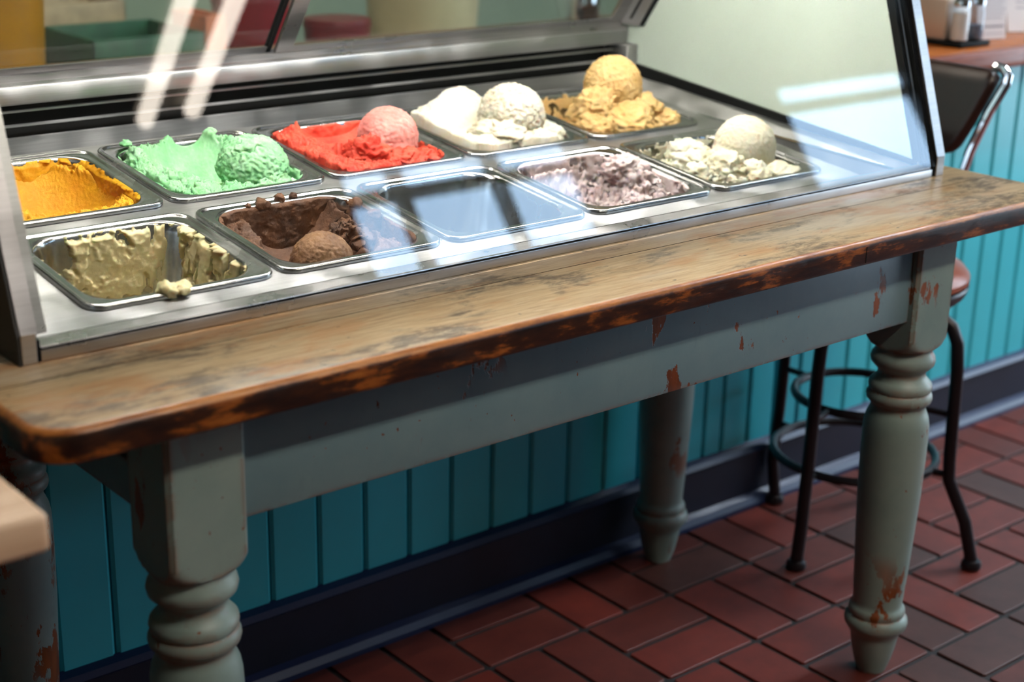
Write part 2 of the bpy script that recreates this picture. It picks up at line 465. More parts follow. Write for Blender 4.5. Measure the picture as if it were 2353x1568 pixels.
obj('shoe_moulding', MB().prism([(YW - 0.014, 0.0), (YW - 0.032, 0.0), (YW - 0.031, 0.008), (YW - 0.024, 0.018), (YW - 0.014, 0.024)], 'x', -1.0, 3.6), 'navy_edge', bb)

# ------------------------------------------------------------------ ceiling lamps
def tube_lamp(label, cx, cy, z, length, rotz, strength, color=(1.0, 0.89, 0.76), gap=0.12, rad=0.019, group='ceiling tube lamps'):
    t = thing('tube_lamp', label, 'lamp', (cx, cy, z), group, (0, 0, math.radians(rotz)))
    hx = length / 2
    obj('housing', MB().box(-hx, hx, -0.14, 0.14, 0.03, 0.09), 'ceil', t, local=True)
    obj('hanger', MB().tube([(0, 0, 0.09), (0, 0, ZC - z)], 0.008, 6), 'ceil', t, local=True)
    mt = emit('lamp_tube_light', color, strength)
    for s in (-1, 1):
        obj('tube', MB().tube([(-hx + 0.03, s * gap / 2, 0), (hx - 0.03, s * gap / 2, 0)], rad, 10), mt, t, local=True)
    return t
tube_lamp('twin tube lamp hung in front of the table', 0.9, -2.05, 2.72, 1.5, 0, L_FRONT)
tube_lamp('twin tube lamp hung near the street window', 2.17, -3.32, 2.80, 1.45, -78, L_FAR, gap=0.20, rad=0.036)
tube_lamp('twin tube lamp hung over the staff worktop', 0.3, 1.25, 2.70, 1.5, 0, L_STAFF)
tube_lamp('added twin tube lamp giving cool fill to the bar front', 3.3, -0.25, 2.72, 1.3, 0, L_BAR_FILL, (0.80, 0.91, 1.0))  # unseen lamp, put in to brighten the teal boards at the right

# ================================================================== THE TABLE
TT = 0.750; TH = 0.033
TXL, TXR, TYF, TYB = -0.162, 1.424, -0.252, 0.375
table = thing('antique_table', 'old wooden table with worn plank top and chipped sage green turned legs', 'table', (0.63, 0.06, 0))

def plank(x0, x1, y0, y1, rl=0.0, rr=0.0, front_round=False):
    """plank with rounded upper front edge and optional rounded front corners"""
    mb = MB()
    # outline counter-clockwise, rounded at the two front corners
    def outline(ins):
        pts = []
        def arc(cx, cy, r, a0, a1, n=8):
            for i in range(n + 1):
                a = math.radians(a0 + (a1 - a0) * i / n); pts.append((cx + r * math.cos(a), cy + r * math.sin(a)))
        fi = ins if front_round else 0
        li = ins if rl or x0 <= TXL + 1e-6 else 0
        ri = ins if rr or x1 >= TXR - 1e-6 else 0
        if rl: arc(x0 + rl, y0 + rl, rl - ins, 180, 270)
        else: pts.append((x0 + li, y0 + fi))
        if rr: arc(x1 - rr, y0 + rr, rr - ins, 270, 360)
        else: pts.append((x1 - ri, y0 + fi))
        pts.append((x1 - ri, y1)); pts.append((x0 + li, y1))
        return pts
    loops = []
    r = 0.009
    for i in range(4):
        a = math.pi / 2 * i / 3; loops.append((0.004 * (1 - math.sin(a)), TT - TH + 0.004 * (1 - math.cos(a))))
    for i in range(6):
        a = math.pi / 2 * i / 5; loops.append((r * (1 - math.cos(a)), TT - r * (1 - math.sin(a))))
    rings = [[(p[0], p[1], z) for p in outline(ins)] for ins, z in loops]
    mb.loft(rings, True, True)
    return mb
def tplank(*a, **k):
    o = obj('plank', plank(*a, **k), 'worn_wood', table, smooth=True, ang=50); return o
tplank(TXL, TXR, TYF, -0.1185, rl=0.045, rr=0.03, front_round=True)
tplank(TXL, TXR, -0.1168, -0.046)
tplank(TXL, -0.104, -0.0452, TYB)
tplank(1.362, TXR, -0.0452, TYB)
# a filled joint in the front edge
obj('edge_joint', MB().box(0.948, 0.9492, TYF - 0.0004, TYF + 0.003, TT - TH + 0.004, TT - 0.008), 'black', table)

LW = 0.0868; LY0 = -0.200
def apron(mb_args): return MB().rbox(*mb_args, 0.0025)
obj('apron', apron((0.064, 1.144, LY0 + 0.012, LY0 + 0.036, 0.586, TT - TH - 0.0005)), 'sage', table, smooth=True)
obj('apron', apron((0.064, 1.144, 0.335, 0.359, 0.560, 0.636)), 'sage', table, smooth=True)
obj('apron', apron((-0.008, 0.016, LY0 + 0.085, 0.280, 0.586, 0.636)), 'sage', table, smooth=True)
obj('apron', apron((1.192, 1.216, LY0 + 0.085, 0.280, 0.586, 0.636)), 'sage', table, smooth=True)

def leg(cx, cy, ztop):
    mb = MB(); h = LW / 2
    N = 48
    # square block with arrised corners that rounds over into the turning
    rings = []
    cang = [2 * math.pi * (j + 0.5) / 56 for j in range(56)]
    sq = []
    for a in cang:
        k_ = h / max(abs(math.cos(a)), abs(math.sin(a))); k_ = min(k_, h * 1.372)
        sq.append((k_ * math.cos(a), k_ * math.sin(a)))
    for z in (ztop, 0.62, 0.60, 0.572): rings.append([(cx + p[0], cy + p[1], z) for p in sq])
    for i in range(1, 9):
        t = i / 8; z = 0.572 - 0.036 * math.sin(t * math.pi / 2)
        rad = 0.0614 - (0.0614 - 0.041) * (1 - math.cos(t * math.pi / 2))
        ring = []
        for p in sq:
            d = math.hypot(*p); k = min(d, rad) / d
            ring.append((cx + p[0] * k, cy + p[1] * k, z))
        rings.append(ring)
    prof = [(0.0405, 0.533), (0.0415, 0.528), (0.0455, 0.522), (0.0468, 0.516), (0.0455, 0.510), (0.040, 0.504), (0.0352, 0.499), (0.0342, 0.495),
            (0.0358, 0.489), (0.041, 0.484), (0.0452, 0.479), (0.0462, 0.474), (0.0452, 0.4695), (0.0440, 0.4675), (0.0455, 0.4655), (0.0476, 0.461), (0.0480, 0.457), (0.0468, 0.4525),
            (0.0430, 0.449), (0.0405, 0.4465), (0.0400, 0.443), (0.0400, 0.440), (0.0425, 0.434), (0.0458, 0.426), (0.0477, 0.415), (0.0484, 0.398), (0.0482, 0.36), (0.0468, 0.30), (0.0438, 0.236), (0.0402, 0.165), (0.0376, 0.122),
            (0.0378, 0.116), (0.0400, 0.113), (0.0425, 0.109), (0.0432, 0.105), (0.0420, 0.101), (0.0414, 0.099), (0.0440, 0.097), (0.0476, 0.092), (0.0484, 0.087), (0.0474, 0.081), (0.0430, 0.074), (0.0385, 0.068), (0.0362, 0.060), (0.0340, 0.045), (0.0290, 0.022), (0.0240, 0.006), (0.0225, 0.0005)]
    for r, z in prof: rings.append([(cx + r * math.cos(a), cy + r * math.sin(a), z) for a in cang])
    mb.loft(rings[::-1], True, True)
    return mb
for cx, cy in ((0.0230, LY0 + LW / 2), (1.1850, LY0 + LW / 2), (0.0230, 0.318), (1.1850, 0.318)):
    obj('leg', leg(cx, cy, TT - TH - 0.0005 if cy < 0 else 0.636), 'sage_leg', table, smooth=True, ang=40)

# ================================================================== THE DISPLAY CASE
TILT = math.radians(6.7095)
CX0, CX1 = -0.0995, 1.3575
case = thing('dipping_case', 'stainless ice cream display case with slanted glass front standing on the old table', 'display case', (0.63, 0.2, 0.750))
GA = 0.33
def gy(z): return -0.066 + GA * (z - 0.7785)        # front glass plane
def dy(z): return 0.625 - 0.70 * (z - 0.911)         # sliding door plane
ZH = 1.30
# front rail
obj('front_rail', MB().rbox(-0.080, 1.3310, -0.0703, -0.050, 0.7503, 0.7618, 0.0010), 'alu', case, smooth=True)
obj('rail_gasket', MB().box(-0.079, 1.330, -0.0684, -0.050, 0.7619, 0.7638), 'black', case)
obj('glazing_strip', MB().prism([(-0.0692, 0.7639), (-0.0688, 0.7650), (-0.0462, 0.7664), (-0.0462, 0.7639)], 'x', -0.079, 1.327), 'alu', case)
obj('rail_gasket', MB().box(-0.079, 1.327, -0.0461, -0.0436, 0.7510, 0.7662), 'black', case)
# front pane
z0, z1 = 0.7668, ZH - 0.02
obj('front_pane', MB().prism([(gy(z0), z0), (gy(z1), z1), (gy(z1) + 0.006, z1), (gy(z0) + 0.006, z0)], 'x', -0.0805, 1.3270), 'glass', case)
# posts
def post(name, x0, x1, off0, off1, m, zb=0.781, zt=ZH):
    return obj(name, MB().prism([(gy(zb) + off0, zb), (gy(zt) + off0, zt), (gy(zt) + off1, zt), (gy(zb) + off1, zb)], 'x', x0, x1), m, case)
post('post', CX0, -0.0825, -0.006, 0.040, 'alu')
post('post_flange', -0.0815, -0.0680, 0.0075, 0.035, 'alu', 0.775)
obj('post_foot', MB().rbox(CX0, -0.0840, -0.0715, -0.030, 0.7503, 0.7815, 0.001), 'alu', case)
obj('post_gasket', MB().box(-0.0838, -0.0802, -0.0690, -0.040, 0.7503, 0.772), 'black', case)
post('post', 1.3385, CX1, -0.006, 0.030, 'alu')
post('post_gasket', 1.3300, 1.3380, -0.001, 0.025, 'black', 0.7665)
post('post_bead', 1.3225, 1.3260, 0.0075, 0.022, 'alu', 0.7725)
post('post_gasket', 1.3265, 1.3295, 0.0075, 0.022, 'black', 0.7725)
post('post_bead', 1.3130, 1.3190, 0.0075, 0.022, 'black', 0.7725)
obj('post_foot', MB().rbox(1.3395, CX1, -0.0715, -0.040, 0.7503, 0.7815, 0.001), 'alu', case)
obj('post_gasket', MB().box(1.3313, 1.3392, -0.0690, -0.045, 0.7503, 0.768), 'black', case)
# end panels
def zl(y): return 0.7695 + 0.109 * (y + 0.03)
zz = 0.905
poly = [(gy(0.79) + 0.012, zl(gy(0.79) + 0.012)), (gy(ZH) + 0.03, ZH), (dy(ZH), ZH), (dy(zz), zz), (0.618, zl(0.618))]
obj('end_panel', MB().prism(poly, 'x', 1.3340, 1.3376), 'frosted', case)
polyL = [(-0.071, 0.7503), (-0.071, 0.780), (gy(0.79) - 0.0045, 0.79), (gy(ZH) - 0.0045, ZH), (dy(ZH), ZH), (0.63, 0.905), (0.63, 0.7503)]
obj('end_panel', MB().prism(polyL, 'x', -0.1030, -0.0998), 'blackpanel', case)
ge_ = MB().prism([(-0.040, zl(-0.04) + 0.001), (0.600, zl(0.6) + 0.001), (0.600, zl(0.6) - 0.020), (-0.040, zl(-0.04) - 0.006)], 'x', 1.3260, 1.3339)
obj('end_gasket', ge_, 'black', case)
jamb = MB().prism([(dy(0.905) - 0.055, 0.905), (dy(ZH) - 0.055, ZH), (dy(ZH), ZH), (dy(0.905), 0.905)], 'x', 1.3270, 1.3338)
obj('door_jamb', jamb, 'steel', case)
obj('end_gasket', MB().prism([(dy(0.905) - 0.062, 0.905), (dy(ZH) - 0.062, ZH), (dy(ZH) - 0.0552, ZH), (dy(0.905) - 0.0552, 0.905)], 'x', 1.3290, 1.3338), 'black', case)
obj('end_gasket', MB().prism([(dy(0.915) - 0.030, 0.915), (dy(ZH) - 0.030, ZH), (dy(ZH) - 0.024, ZH), (dy(0.915) - 0.024, 0.915)], 'x', 1.3262, 1.3269), 'black', case)
# ledge and liner on the right inside
def le(y): return 0.7633 + 0.048 * y
lg = MB(); ys = (-0.034, 0.605)
lg.add([(1.288, ys[0], le(ys[0])), (1.3335, ys[0], le(ys[0]) + 0.002), (1.3335, ys[1], zl(ys[1]) - 0.018), (1.288, ys[1], le(ys[1])),
        (1.288, ys[0], le(ys[0]) - 0.006), (1.3335, ys[0], le(ys[0]) - 0.006), (1.3335, ys[1], le(ys[1]) - 0.006), (1.288, ys[1], le(ys[1]) - 0.006)],
       [(0, 1, 2, 3), (4, 7, 6, 5), (0, 4, 5, 1), (1, 5, 6, 2), (2, 6, 7, 3), (3, 7, 4, 0)])
obj('end_ledge', lg, 'steel', case)
obj('ledge_bead', MB().tube([(1.2875, ys[0], le(ys[0]) - 0.001), (1.2875, ys[1], le(ys[1]) - 0.001)], 0.0022, 8), 'chrome', case, smooth=True)
# the well that the pans hang in
well = MB()
well.box(-0.0870, 1.2900, -0.0350, 0.6200, 0.640, 0.645)
well.box(-0.0870, -0.0850, -0.0350, 0.6200, 0.645, 0.765)
well.prism([(-0.034, 0.645), (0.61, 0.645), (0.61, le(0.61) - 0.004), (-0.034, le(-0.034) - 0.004)], 'x', 1.2890, 1.2905)
well.box(-0.0870, 1.2900, -0.0352, -0.0330, 0.645, 0.757)
well.box(-0.0870, 1.3300, 0.6180, 0.6200, 0.645, 0.8222)
obj('well_liner', well, 'steel', case)
# louvred back with dark slots
obj('slot_backing', MB().box(-0.087, 1.325, 0.640, 0.645, 0.76, 0.875), 'black', case)
for z in (0.8222, 0.8402, 0.8600):
    obj('slat', MB().prism([(0.6165, z - 0.0016), (0.6165, z + 0.0012), (0.6180, z + 0.0022), (0.6215, z + 0.0016), (0.6215, z - 0.0016)], 'x', -0.087, 1.310), 'steel', case)
obj('back_rail', MB().rbox(-0.087, 1.3260, 0.6000, 0.6390, 0.8714, 0.8965, 0.0015), 'steel', case, smooth=True)
obj('door_track', MB().prism([(0.606, 0.8965), (0.606, 0.9010), (0.609, 0.9010), (0.609, 0.8985), (0.620, 0.8985), (0.620, 0.9075), (0.623, 0.9075), (0.623, 0.8985), (0.634, 0.8985), (0.634, 0.911), (0.637, 0.911), (0.637, 0.8965)], 'x', -0.087, 1.330), 'alu', case)
obj('corner_post', MB().rbox(1.3060, 1.3335, 0.5800, 0.6395, 0.775, 0.8712, 0.002), 'steel', case, smooth=True)
# sliding doors, leaning forward
def door(x0, x1, off, xs):
    def quad(xa, xb, za, zb, t0, t1):
        return MB().prism([(dy(za) + off + t0, za), (dy(zb) + off + t0, zb), (dy(zb) + off + t1, zb), (dy(za) + off + t1, za)], 'x', xa, xb)
    zb = 0.9080; zt = ZH - 0.01
    d = quad(x0, x1, zb, zb + 0.0085, -0.004, 0.004)
    d.v += []; 
    dd = obj('sliding_door', d, 'alu', case)
    for xa, xb in xs: obj('stile', quad(xa, xb, zb + 0.0085, zt, -0.004, 0.004), 'alu', dd)
    obj('pane', quad(x0 + 0.002, x1 - 0.002, zb + 0.0085, zt, -0.0015, 0.0015), 'glass_door', dd)
    return dd
da = door(-0.0865, 0.6040, 0.010, [(-0.0865, -0.060)])
obj('door_gasket', MB().prism([(dy(0.908) + 0.004, 0.908), (dy(ZH - .01) + 0.004, ZH - .01), (dy(ZH - .01) + 0.016, ZH - .01), (dy(0.908) + 0.016, 0.908)], 'x', 0.5975, 0.6045), 'black', da)
db = door(0.6050, 1.3255, -0.006, [(0.6050, 0.6330), (1.2980, 1.3255)])
# hood with its own lamp tube
obj('hood', MB().prism([(gy(ZH) - 0.01, ZH), (dy(ZH) + 0.02, ZH), (dy(ZH) + 0.02, ZH + 0.05), (gy(ZH) - 0.01, ZH + 0.05)], 'x', CX0, CX1), 'alu', case)
obj('case_tube', MB().tube([(0.0, 0.150, ZH - 0.022), (1.26, 0.150, ZH - 0.022)], 0.013, 8), emit('case_tube_light', (1.0, 0.96, 0.90), L_CASE), case)

# tilted deck that carries the pans (local frame: x right, y up the slope, z normal)
ZD = 0.77056
def dk(x, s, h): return (x, s * math.cos(TILT) - h * math.sin(TILT), ZD + s * math.sin(TILT) + h * math.cos(TILT))
PX = 0.235
ROWS = [(0.0, 0.2249), (0.2555, 0.4926)]
dm = MB()
def dbox(x0, x1, s0, s1, h0=-0.010, h1=-0.0065):
    vs = [dk(x, s, h) for h in (h0, h1) for s in (s0, s1) for x in (x0, x1)]
    dm.add(vs, [(0, 2, 3, 1), (4, 5, 7, 6), (0, 1, 5, 4), (2, 6, 7, 3), (0, 4, 6, 2), (1, 3, 7, 5)])
for s0, s1 in ((-0.0440, 0.014), (0.212, 0.268), (0.480, 0.512)): dbox(-0.0845, 1.212, s0, s1)
for s0, s1 in ((0.014, 0.212), (0.268, 0.480)):
    dbox(-0.0845, 0.014, s0, s1)
    for k in range(1, 5): dbox(k * PX - 0.013, k * PX + 0.013, s0, s1)
    dbox(5 * PX - 0.014, 1.212, s0, s1)
dbox(1.2105, 1.2120, -0.0325, 0.512, -0.060, -0.0100); dbox(-0.0845, 1.212, 0.5105, 0.512, -0.060, -0.0100)
obj('deck_plate', dm, 'steel', case)

# ------------------------------------------------------------------ pans
PD = 0.105
def pan_mesh(hy):
    hx = 0.1135; rings = []
    def R(ins, r, z): rings.append([(p[0], p[1], z) for p in rrect(hx - ins, hy - ins, r, 6)])
    for ins, r, z in ((0.0150, 0.024, -0.0050), (0.0145, 0.024, -0.030)): pass
    R(0.0235, 0.030, -PD); R(0.0165, 0.034, -0.060); R(0.0150, 0.034, -0.0060); R(0.0012, 0.021, -0.0060)
    R(0.0, 0.022, -0.0058); R(0.0, 0.022, -0.0022); R(0.0010, 0.0215, -0.0006); R(0.0030, 0.020, 0.0); R(0.0052, 0.019, -0.0006); R(0.0066, 0.0185, -0.0024); R(0.0080, 0.018, -0.0028)
    R(0.0125, 0.030, -0.0026); R(0.0145, 0.036, -0.0030); R(0.0160, 0.040, -0.0050); R(0.0168, 0.042, -0.009); R(0.0176, 0.042, -0.016)
    R(0.0215, 0.041, -0.060); R(0.0250, 0.040, -PD + 0.016); R(0.0275, 0.038, -PD + 0.007); R(0.033, 0.034, -PD + 0.0025); R(0.041, 0.028, -PD + 0.0012)
    mb = MB(); mb.loft(rings, True, True)
    me = bpy.data.meshes.new('pan_shell'); me.from_pydata(mb.v, [], mb.f); me.validate()
    import bmesh
    bm = bmesh.new(); bm.from_mesh(me); bmesh.ops.recalc_face_normals(bm, faces=bm.faces); bm.to_mesh(me); bm.free()
    me.materials.append(M['steel_pan']); me.polygons.foreach_set('use_smooth', [True] * len(me.polygons)); me.set_sharp_from_angle(angle=math.radians(60))
    return me
HY = [(ROWS[0][1] - ROWS[0][0]) / 2 - 0.001, (ROWS[1][1] - ROWS[1][0]) / 2 - 0.002]
PM = [pan_mesh(h) for h in HY]
PANC = {}
flav = {(0, 0): 'nearly finished vanilla ice cream', (1, 0): 'chocolate ice cream', (2, 0): None, (3, 0): 'mauve ice cream', (4, 0): 'pale vanilla ice cream with one big round scoop',
        (0, 1): 'yellow mango ice cream', (1, 1): 'mint green ice cream', (2, 1): 'red strawberry sorbet', (3, 1): 'snow white ice cream', (4, 1): 'tan coffee ice cream'}
for (k, r), fl in flav.items():
    c = dk((k + 0.5) * PX, (ROWS[r][0] + ROWS[r][1]) / 2, 0.0)
    PANC[(k, r)] = c
    o = bpy.data.objects.new('ice_cream_pan', PM[r]); COL.objects.link(o)
    o.location = c; o.rotation_euler = (TILT, 0, random.uniform(-0.006, 0.006))
    tag(o, ('square steel pan holding the ' + fl) if fl else 'empty square steel pan between the chocolate and the mauve ice cream', 'pan', 'steel pans in the display case')

# ================================================================== ICE CREAM
_rng = np.random.default_rng(11)
_perm = np.concatenate([_rng.permutation(256)] * 3)
_grad = _rng.normal(size=(256, 3)); _grad /= np.linalg.norm(_grad, axis=1, keepdims=True)
def perlin(p):
    i = np.floor(p).astype(int); f = p - i; u = f * f * f * (f * (f * 6 - 15) + 10); i &= 255
    out = 0
    for dx in (0, 1):
        for dy_ in (0, 1):
            for dz in (0, 1):
                h = _perm[_perm[_perm[(i[..., 0] + dx) & 255] + ((i[..., 1] + dy_) & 255)] + ((i[..., 2] + dz) & 255)] & 255
                g = _grad[h]; d = f - np.array([dx, dy_, dz])
                wgt = (u[..., 0] if dx else 1 - u[..., 0]) * (u[..., 1] if dy_ else 1 - u[..., 1]) * (u[..., 2] if dz else 1 - u[..., 2])
                out = out + wgt * (g * d).sum(-1)
    return out * 1.6
def fbm(p, sc, octv=4, ridge=False, gain=0.55):
    a = 1.0; s = 0; f = sc
    for o in range(octv):
        n = perlin(p * f + o * 17.3)
        if ridge: n = 1 - 2 * np.abs(n)
        s = s + a * n; a *= gain; f *= 2.03
    return s
def sst(x, a, b):
    t = np.clip((x - a) / (b - a), 0, 1); return t * t * (3 - 2 * t)

def grid_mesh(name, V, nx, ny, mat, parent):
    me = bpy.data.meshes.new(name)
    idx = np.arange(nx * ny).reshape(ny, nx)
    F = np.stack([idx[:-1, :-1], idx[:-1, 1:], idx[1:, 1:], idx[1:, :-1]], -1).reshape(-1, 4)
    me.from_pydata(V.reshape(-1, 3).tolist(), [], F.tolist()); me.update()
    me.polygons.foreach_set('use_smooth', [True] * len(me.polygons)); me.materials.append(mat)
    o = bpy.data.objects.new(name, me); COL.objects.link(o); o.parent = parent
    return o

def mass(hy, H, parent, mat, seed=0, n=170, rough=0.005, fine=0.0016, name='mass'):
    """H(U,V) -> height (m above the rim) and roughness mask, U,V in -1..1 over the pan"""
    t = np.linspace(-1, 1, n); t = np.sign(t) * (1 - (1 - np.abs(t)) ** 1.35)
    U, V = np.meshgrid(t, t)
    h, rm = H(U, V)
    h = np.maximum(h, -PD + 0.004)
    rough = rough * 1.5
    ed = np.minimum(1 - np.abs(U), 1 - np.abs(V)); sk_ = sst(ed, 0.0, 0.05)
    h = h * sk_ + np.minimum(h, -0.022) * (1 - sk_)
    # square grid squeezed to a rounded rectangle, narrowing with depth
    ex, ey = 0.1135 - 0.0187 - 0.085 * np.maximum(-h - 0.012, 0), hy - 0.0187 - 0.085 * np.maximum(-h - 0.012, 0)
    k = 0.20 * np.abs(U * V) ** 3.2
    P = np.stack([U * ex * (1 - k * 0.62), V * ey * (1 - k * 0.62), h], -1)
    du = np.gradient(P, axis=1); dv = np.gradient(P, axis=0); N = np.cross(du, dv); N /= np.linalg.norm(N, axis=-1, keepdims=True) + 1e-12
    q = P + seed * 3.7
    d = rough * rm * (0.70 * fbm(q, 34, 3) + 0.50 * fbm(q + 0.01 * np.stack([perlin(q * 60), perlin(q * 60 + 9), perlin(q * 60 + 5)], -1), 90, 4, True, 0.6) - 0.35) + fine * (0.25 + 0.75 * rm) * fbm(q, 260, 3)
    e = np.minimum(1 - np.abs(U), 1 - np.abs(V)); keep = sst(e, 0.0, 0.10)
    P = P + N * (d * (0.25 + 0.75 * keep))[..., None]
    # never through the pan's wall
    lx = 0.1135 - 0.0182 - 0.085 * np.maximum(-P[..., 2] - 0.012, 0); ly = hy - 0.0182 - 0.085 * np.maximum(-P[..., 2] - 0.012, 0)
    over = P[..., 2] > 0.001
    P[..., 0] = np.where(over, P[..., 0], np.clip(P[..., 0], -lx, lx)); P[..., 1] = np.where(over, P[..., 1], np.clip(P[..., 1], -ly, ly))
    P[..., 2] = np.maximum(P[..., 2], -PD + 0.0035)
    return grid_mesh(name, P, n, n, mat, parent)

import bmesh as _bm
def scoop(parent, mat, c, r, seed=0, squash=0.93, skirt=0.16, rough=0.0012, tilt=(0, 0), crack=0.0, lumpy=None, sub=6, name='scoop'):
    if lumpy is None: lumpy = 0.0 if name == 'scoop' else 0.34
    bm = _bm.new(); _bm.ops.create_icosphere(bm, subdivisions=sub, radius=1.0)
    V = np.array([v.co[:] for v in bm.verts]); F = [tuple(v.index for v in f.verts) for f in bm.faces]; bm.free()
    z = V[:, 2]; q = V * r + seed * 5.1
    ang = np.arctan2(V[:, 1], V[:, 0])
    d = rough * fbm(q, 180, 4) * 1.2 + 0.35 * rough * fbm(q, 60, 3)
    if lumpy: d = d + r * lumpy * (fbm(q, 0.8 / r, 3) + 0.35 * fbm(q, 2.2 / r, 3, True) - 0.3)
    # drag lines left by the scoop on the lower half
    stretch = q * np.array([1, 1, 5.0]); lo = sst(z, 0.45, -0.1)
    pit = fbm(stretch, 70, 4, True)
    d = d + lo * 0.0013 * np.minimum(pit, 0.35)
    band = np.exp(-((z + 0.38 + 0.10 * np.sin(3 * ang + seed)) / 0.16) ** 2)
    d = d + r * skirt * band * (0.45 + 0.8 * np.clip(fbm(q, 34, 4), -0.6, 1.0))
    if crack:
        cr = np.abs(fbm(q, 26, 3)); m = sst(cr, 0.10, 0.0) * sst(fbm(q + 3, 18, 2), 0.0, 0.35)
        d = d - crack * r * m
    P = V * (r + d)[:, None]; P[:, 2] *= squash
    low = P[:, 2] < -0.55 * r; P[low, 2] = -0.55 * r + (P[low, 2] + 0.55 * r) * 0.5
    ca, sa = math.cos(tilt[0]), math.sin(tilt[0]); P = np.stack([P[:, 0], ca * P[:, 1] - sa * P[:, 2], sa * P[:, 1] + ca * P[:, 2]], 1)
    ca, sa = math.cos(tilt[1]), math.sin(tilt[1]); P = np.stack([ca * P[:, 0] + sa * P[:, 2], P[:, 1], -sa * P[:, 0] + ca * P[:, 2]], 1)
    P = P + np.array(c)
    me = bpy.data.meshes.new(name); me.from_pydata(P.tolist(), [], F); me.update()
    me.polygons.foreach_set('use_smooth', [True] * len(me.polygons)); me.materials.append(mat)
    o = bpy.data.objects.new(name, me); COL.objects.link(o); o.parent = parent
    return o

def G(U, V, u, v, su, sv, a): return a * np.exp(-((U - u) / su) ** 2 - ((V - v) / sv) ** 2)
def bowl(U, V, u, v, r, zb, hy, sx=1.0, sy=1.0):
    """surface of a scooped-out hollow, radius r (m) with its bottom at zb"""
    d2 = ((U - u) * 0.095 / sx) ** 2 + ((V - v) * (hy - 0.019) / sy) ** 2
    return zb + r - np.sqrt(np.maximum(r * r - d2, 0)) + np.where(d2 > r * r, 1.0, 0)
def carve(h, rm, b, soft=0.004):
    inside = sst(h - b, -soft, soft)
    return np.minimum(h, b), rm * (1 - 0.93 * inside)
def N2(U, V, sc, seed, o=3, ridge=False): return fbm(np.stack([U, V, U * 0 + seed * 1.37], -1), sc, o, ridge)

def lining(parent, mat, hy, T, z0=-0.004, z1=-0.100, na=420, nz=90, seed=0, name='smear'):
    """ice cream left clinging to the pan's wall; T(U,V,Z) gives its thickness, negative where the steel is bare"""
    Z = np.linspace(z0, z1, nz); rows = []
    for z in Z:
        ins = 0.0160 + 0.088 * -z; pts = np.array(rrect(0.1135 - ins, hy - ins, 0.041, 16)); pts = np.vstack([pts, pts[:1]])
        L = np.concatenate([[0], np.cumsum(np.hypot(*np.diff(pts, axis=0).T))]); u = np.linspace(0, L[-1], na)
        rows.append(np.stack([np.interp(u, L, pts[:, 0]), np.interp(u, L, pts[:, 1]), np.full(na, z)], -1))
    P = np.array(rows)
    tg = np.roll(P[:, :-1], -1, 1) - np.roll(P[:, :-1], 1, 1); tg = np.concatenate([tg, tg[:, :1]], 1); tg /= np.linalg.norm(tg, axis=-1, keepdims=True)
    inw = np.stack([-tg[..., 1], tg[..., 0], np.zeros(P.shape[:2])], -1)
    t = T(P[..., 0] / 0.095, P[..., 1] / (hy - 0.019), P[..., 2], P + seed * 2.3)
    t[0] = np.minimum(t[0], 0); t[-1] = np.minimum(t[-1], 0)
    t = np.where(t > 0, t, -0.0012)
    return grid_mesh(name, P + inw * t[..., None], na, nz, mat, parent)

def cream(key, label, mat, H, **kw):
    t = thing('ice_cream', label, 'ice cream', PANC[key], 'ice creams in the display case', (TILT, 0, 0))
    mass(HY[key[1]], H, t, mat, **kw)
    return t
def smear(t, key, mat, where, thick=0.006, hole=0.2, seed=1, top=-0.012):
    def T(U, V, Z, Q):
        n = fbm(Q, 30, 4); m = where(U, V) - hole * sst(n, 0.0, 0.5) * 2 - sst(Z, top, top + 0.010) * (0.6 + 1.2 * fbm(Q, 70, 3))
        return (m - 0.45) * thick + 0.0010 * m * fbm(Q, 50, 3, True) + 0.0005 * fbm(Q, 160, 3)
    return lining(t, mat, HY[key[1]], T, seed=seed)
def crumbs(t, mat, spots, seed=0):
    for i, (x, y, z, r) in enumerate(spots):
        scoop(t, mat, (x, y, z), r, seed + i * 1.3, 0.8, 0.1, r * 0.22, sub=3, name='crumb')

I = {}
I['mango'] = icecream('mango_ice', srgb(244, 178, 6), srgb(236, 158, 0), bump=0.6)
I['mint'] = icecream('mint_ice', srgb(176, 230, 178), srgb(132, 216, 142), frost=srgb(210, 240, 212), bump=0.5)
I['red'] = icecream('strawberry_ice', srgb(252, 104, 76), srgb(240, 52, 36), bump=0.6)
I['pink'] = icecream('strawberry_frosted', srgb(248, 172, 160), srgb(242, 132, 122), frost=srgb(250, 202, 192), bump=0.35)
I['white'] = icecream('white_ice', srgb(238, 232, 216), srgb(234, 222, 190), bump=0.35, sss=0.3)
I['coffee'] = icecream('coffee_ice', srgb(236, 202, 140), srgb(222, 172, 98), bump=0.6)
I['vanilla'] = icecream('vanilla_ice', srgb(252, 236, 184), srgb(244, 222, 164), bump=0.35)
I['choc'] = icecream('chocolate_ice', srgb(120, 76, 44), srgb(64, 36, 18), bump=0.9, sss=0.0, frost=srgb(140, 96, 62))
I['chocball_lit'] = icecream('chocolate_lit_ball_ice', srgb(172, 126, 82), srgb(112, 74, 46), bump=0.8, sss=0.0)  # lighter than the rest: strong light on the ball put into its colour
I['mauve'] = icecream('mauve_ice', srgb(236, 220, 218), srgb(206, 178, 178), bump=0.4)
I['pale'] = icecream('pale_vanilla_ice', srgb(238, 234, 216), srgb(234, 224, 186), bump=0.35, sss=0.25)
hyF, hyB = HY

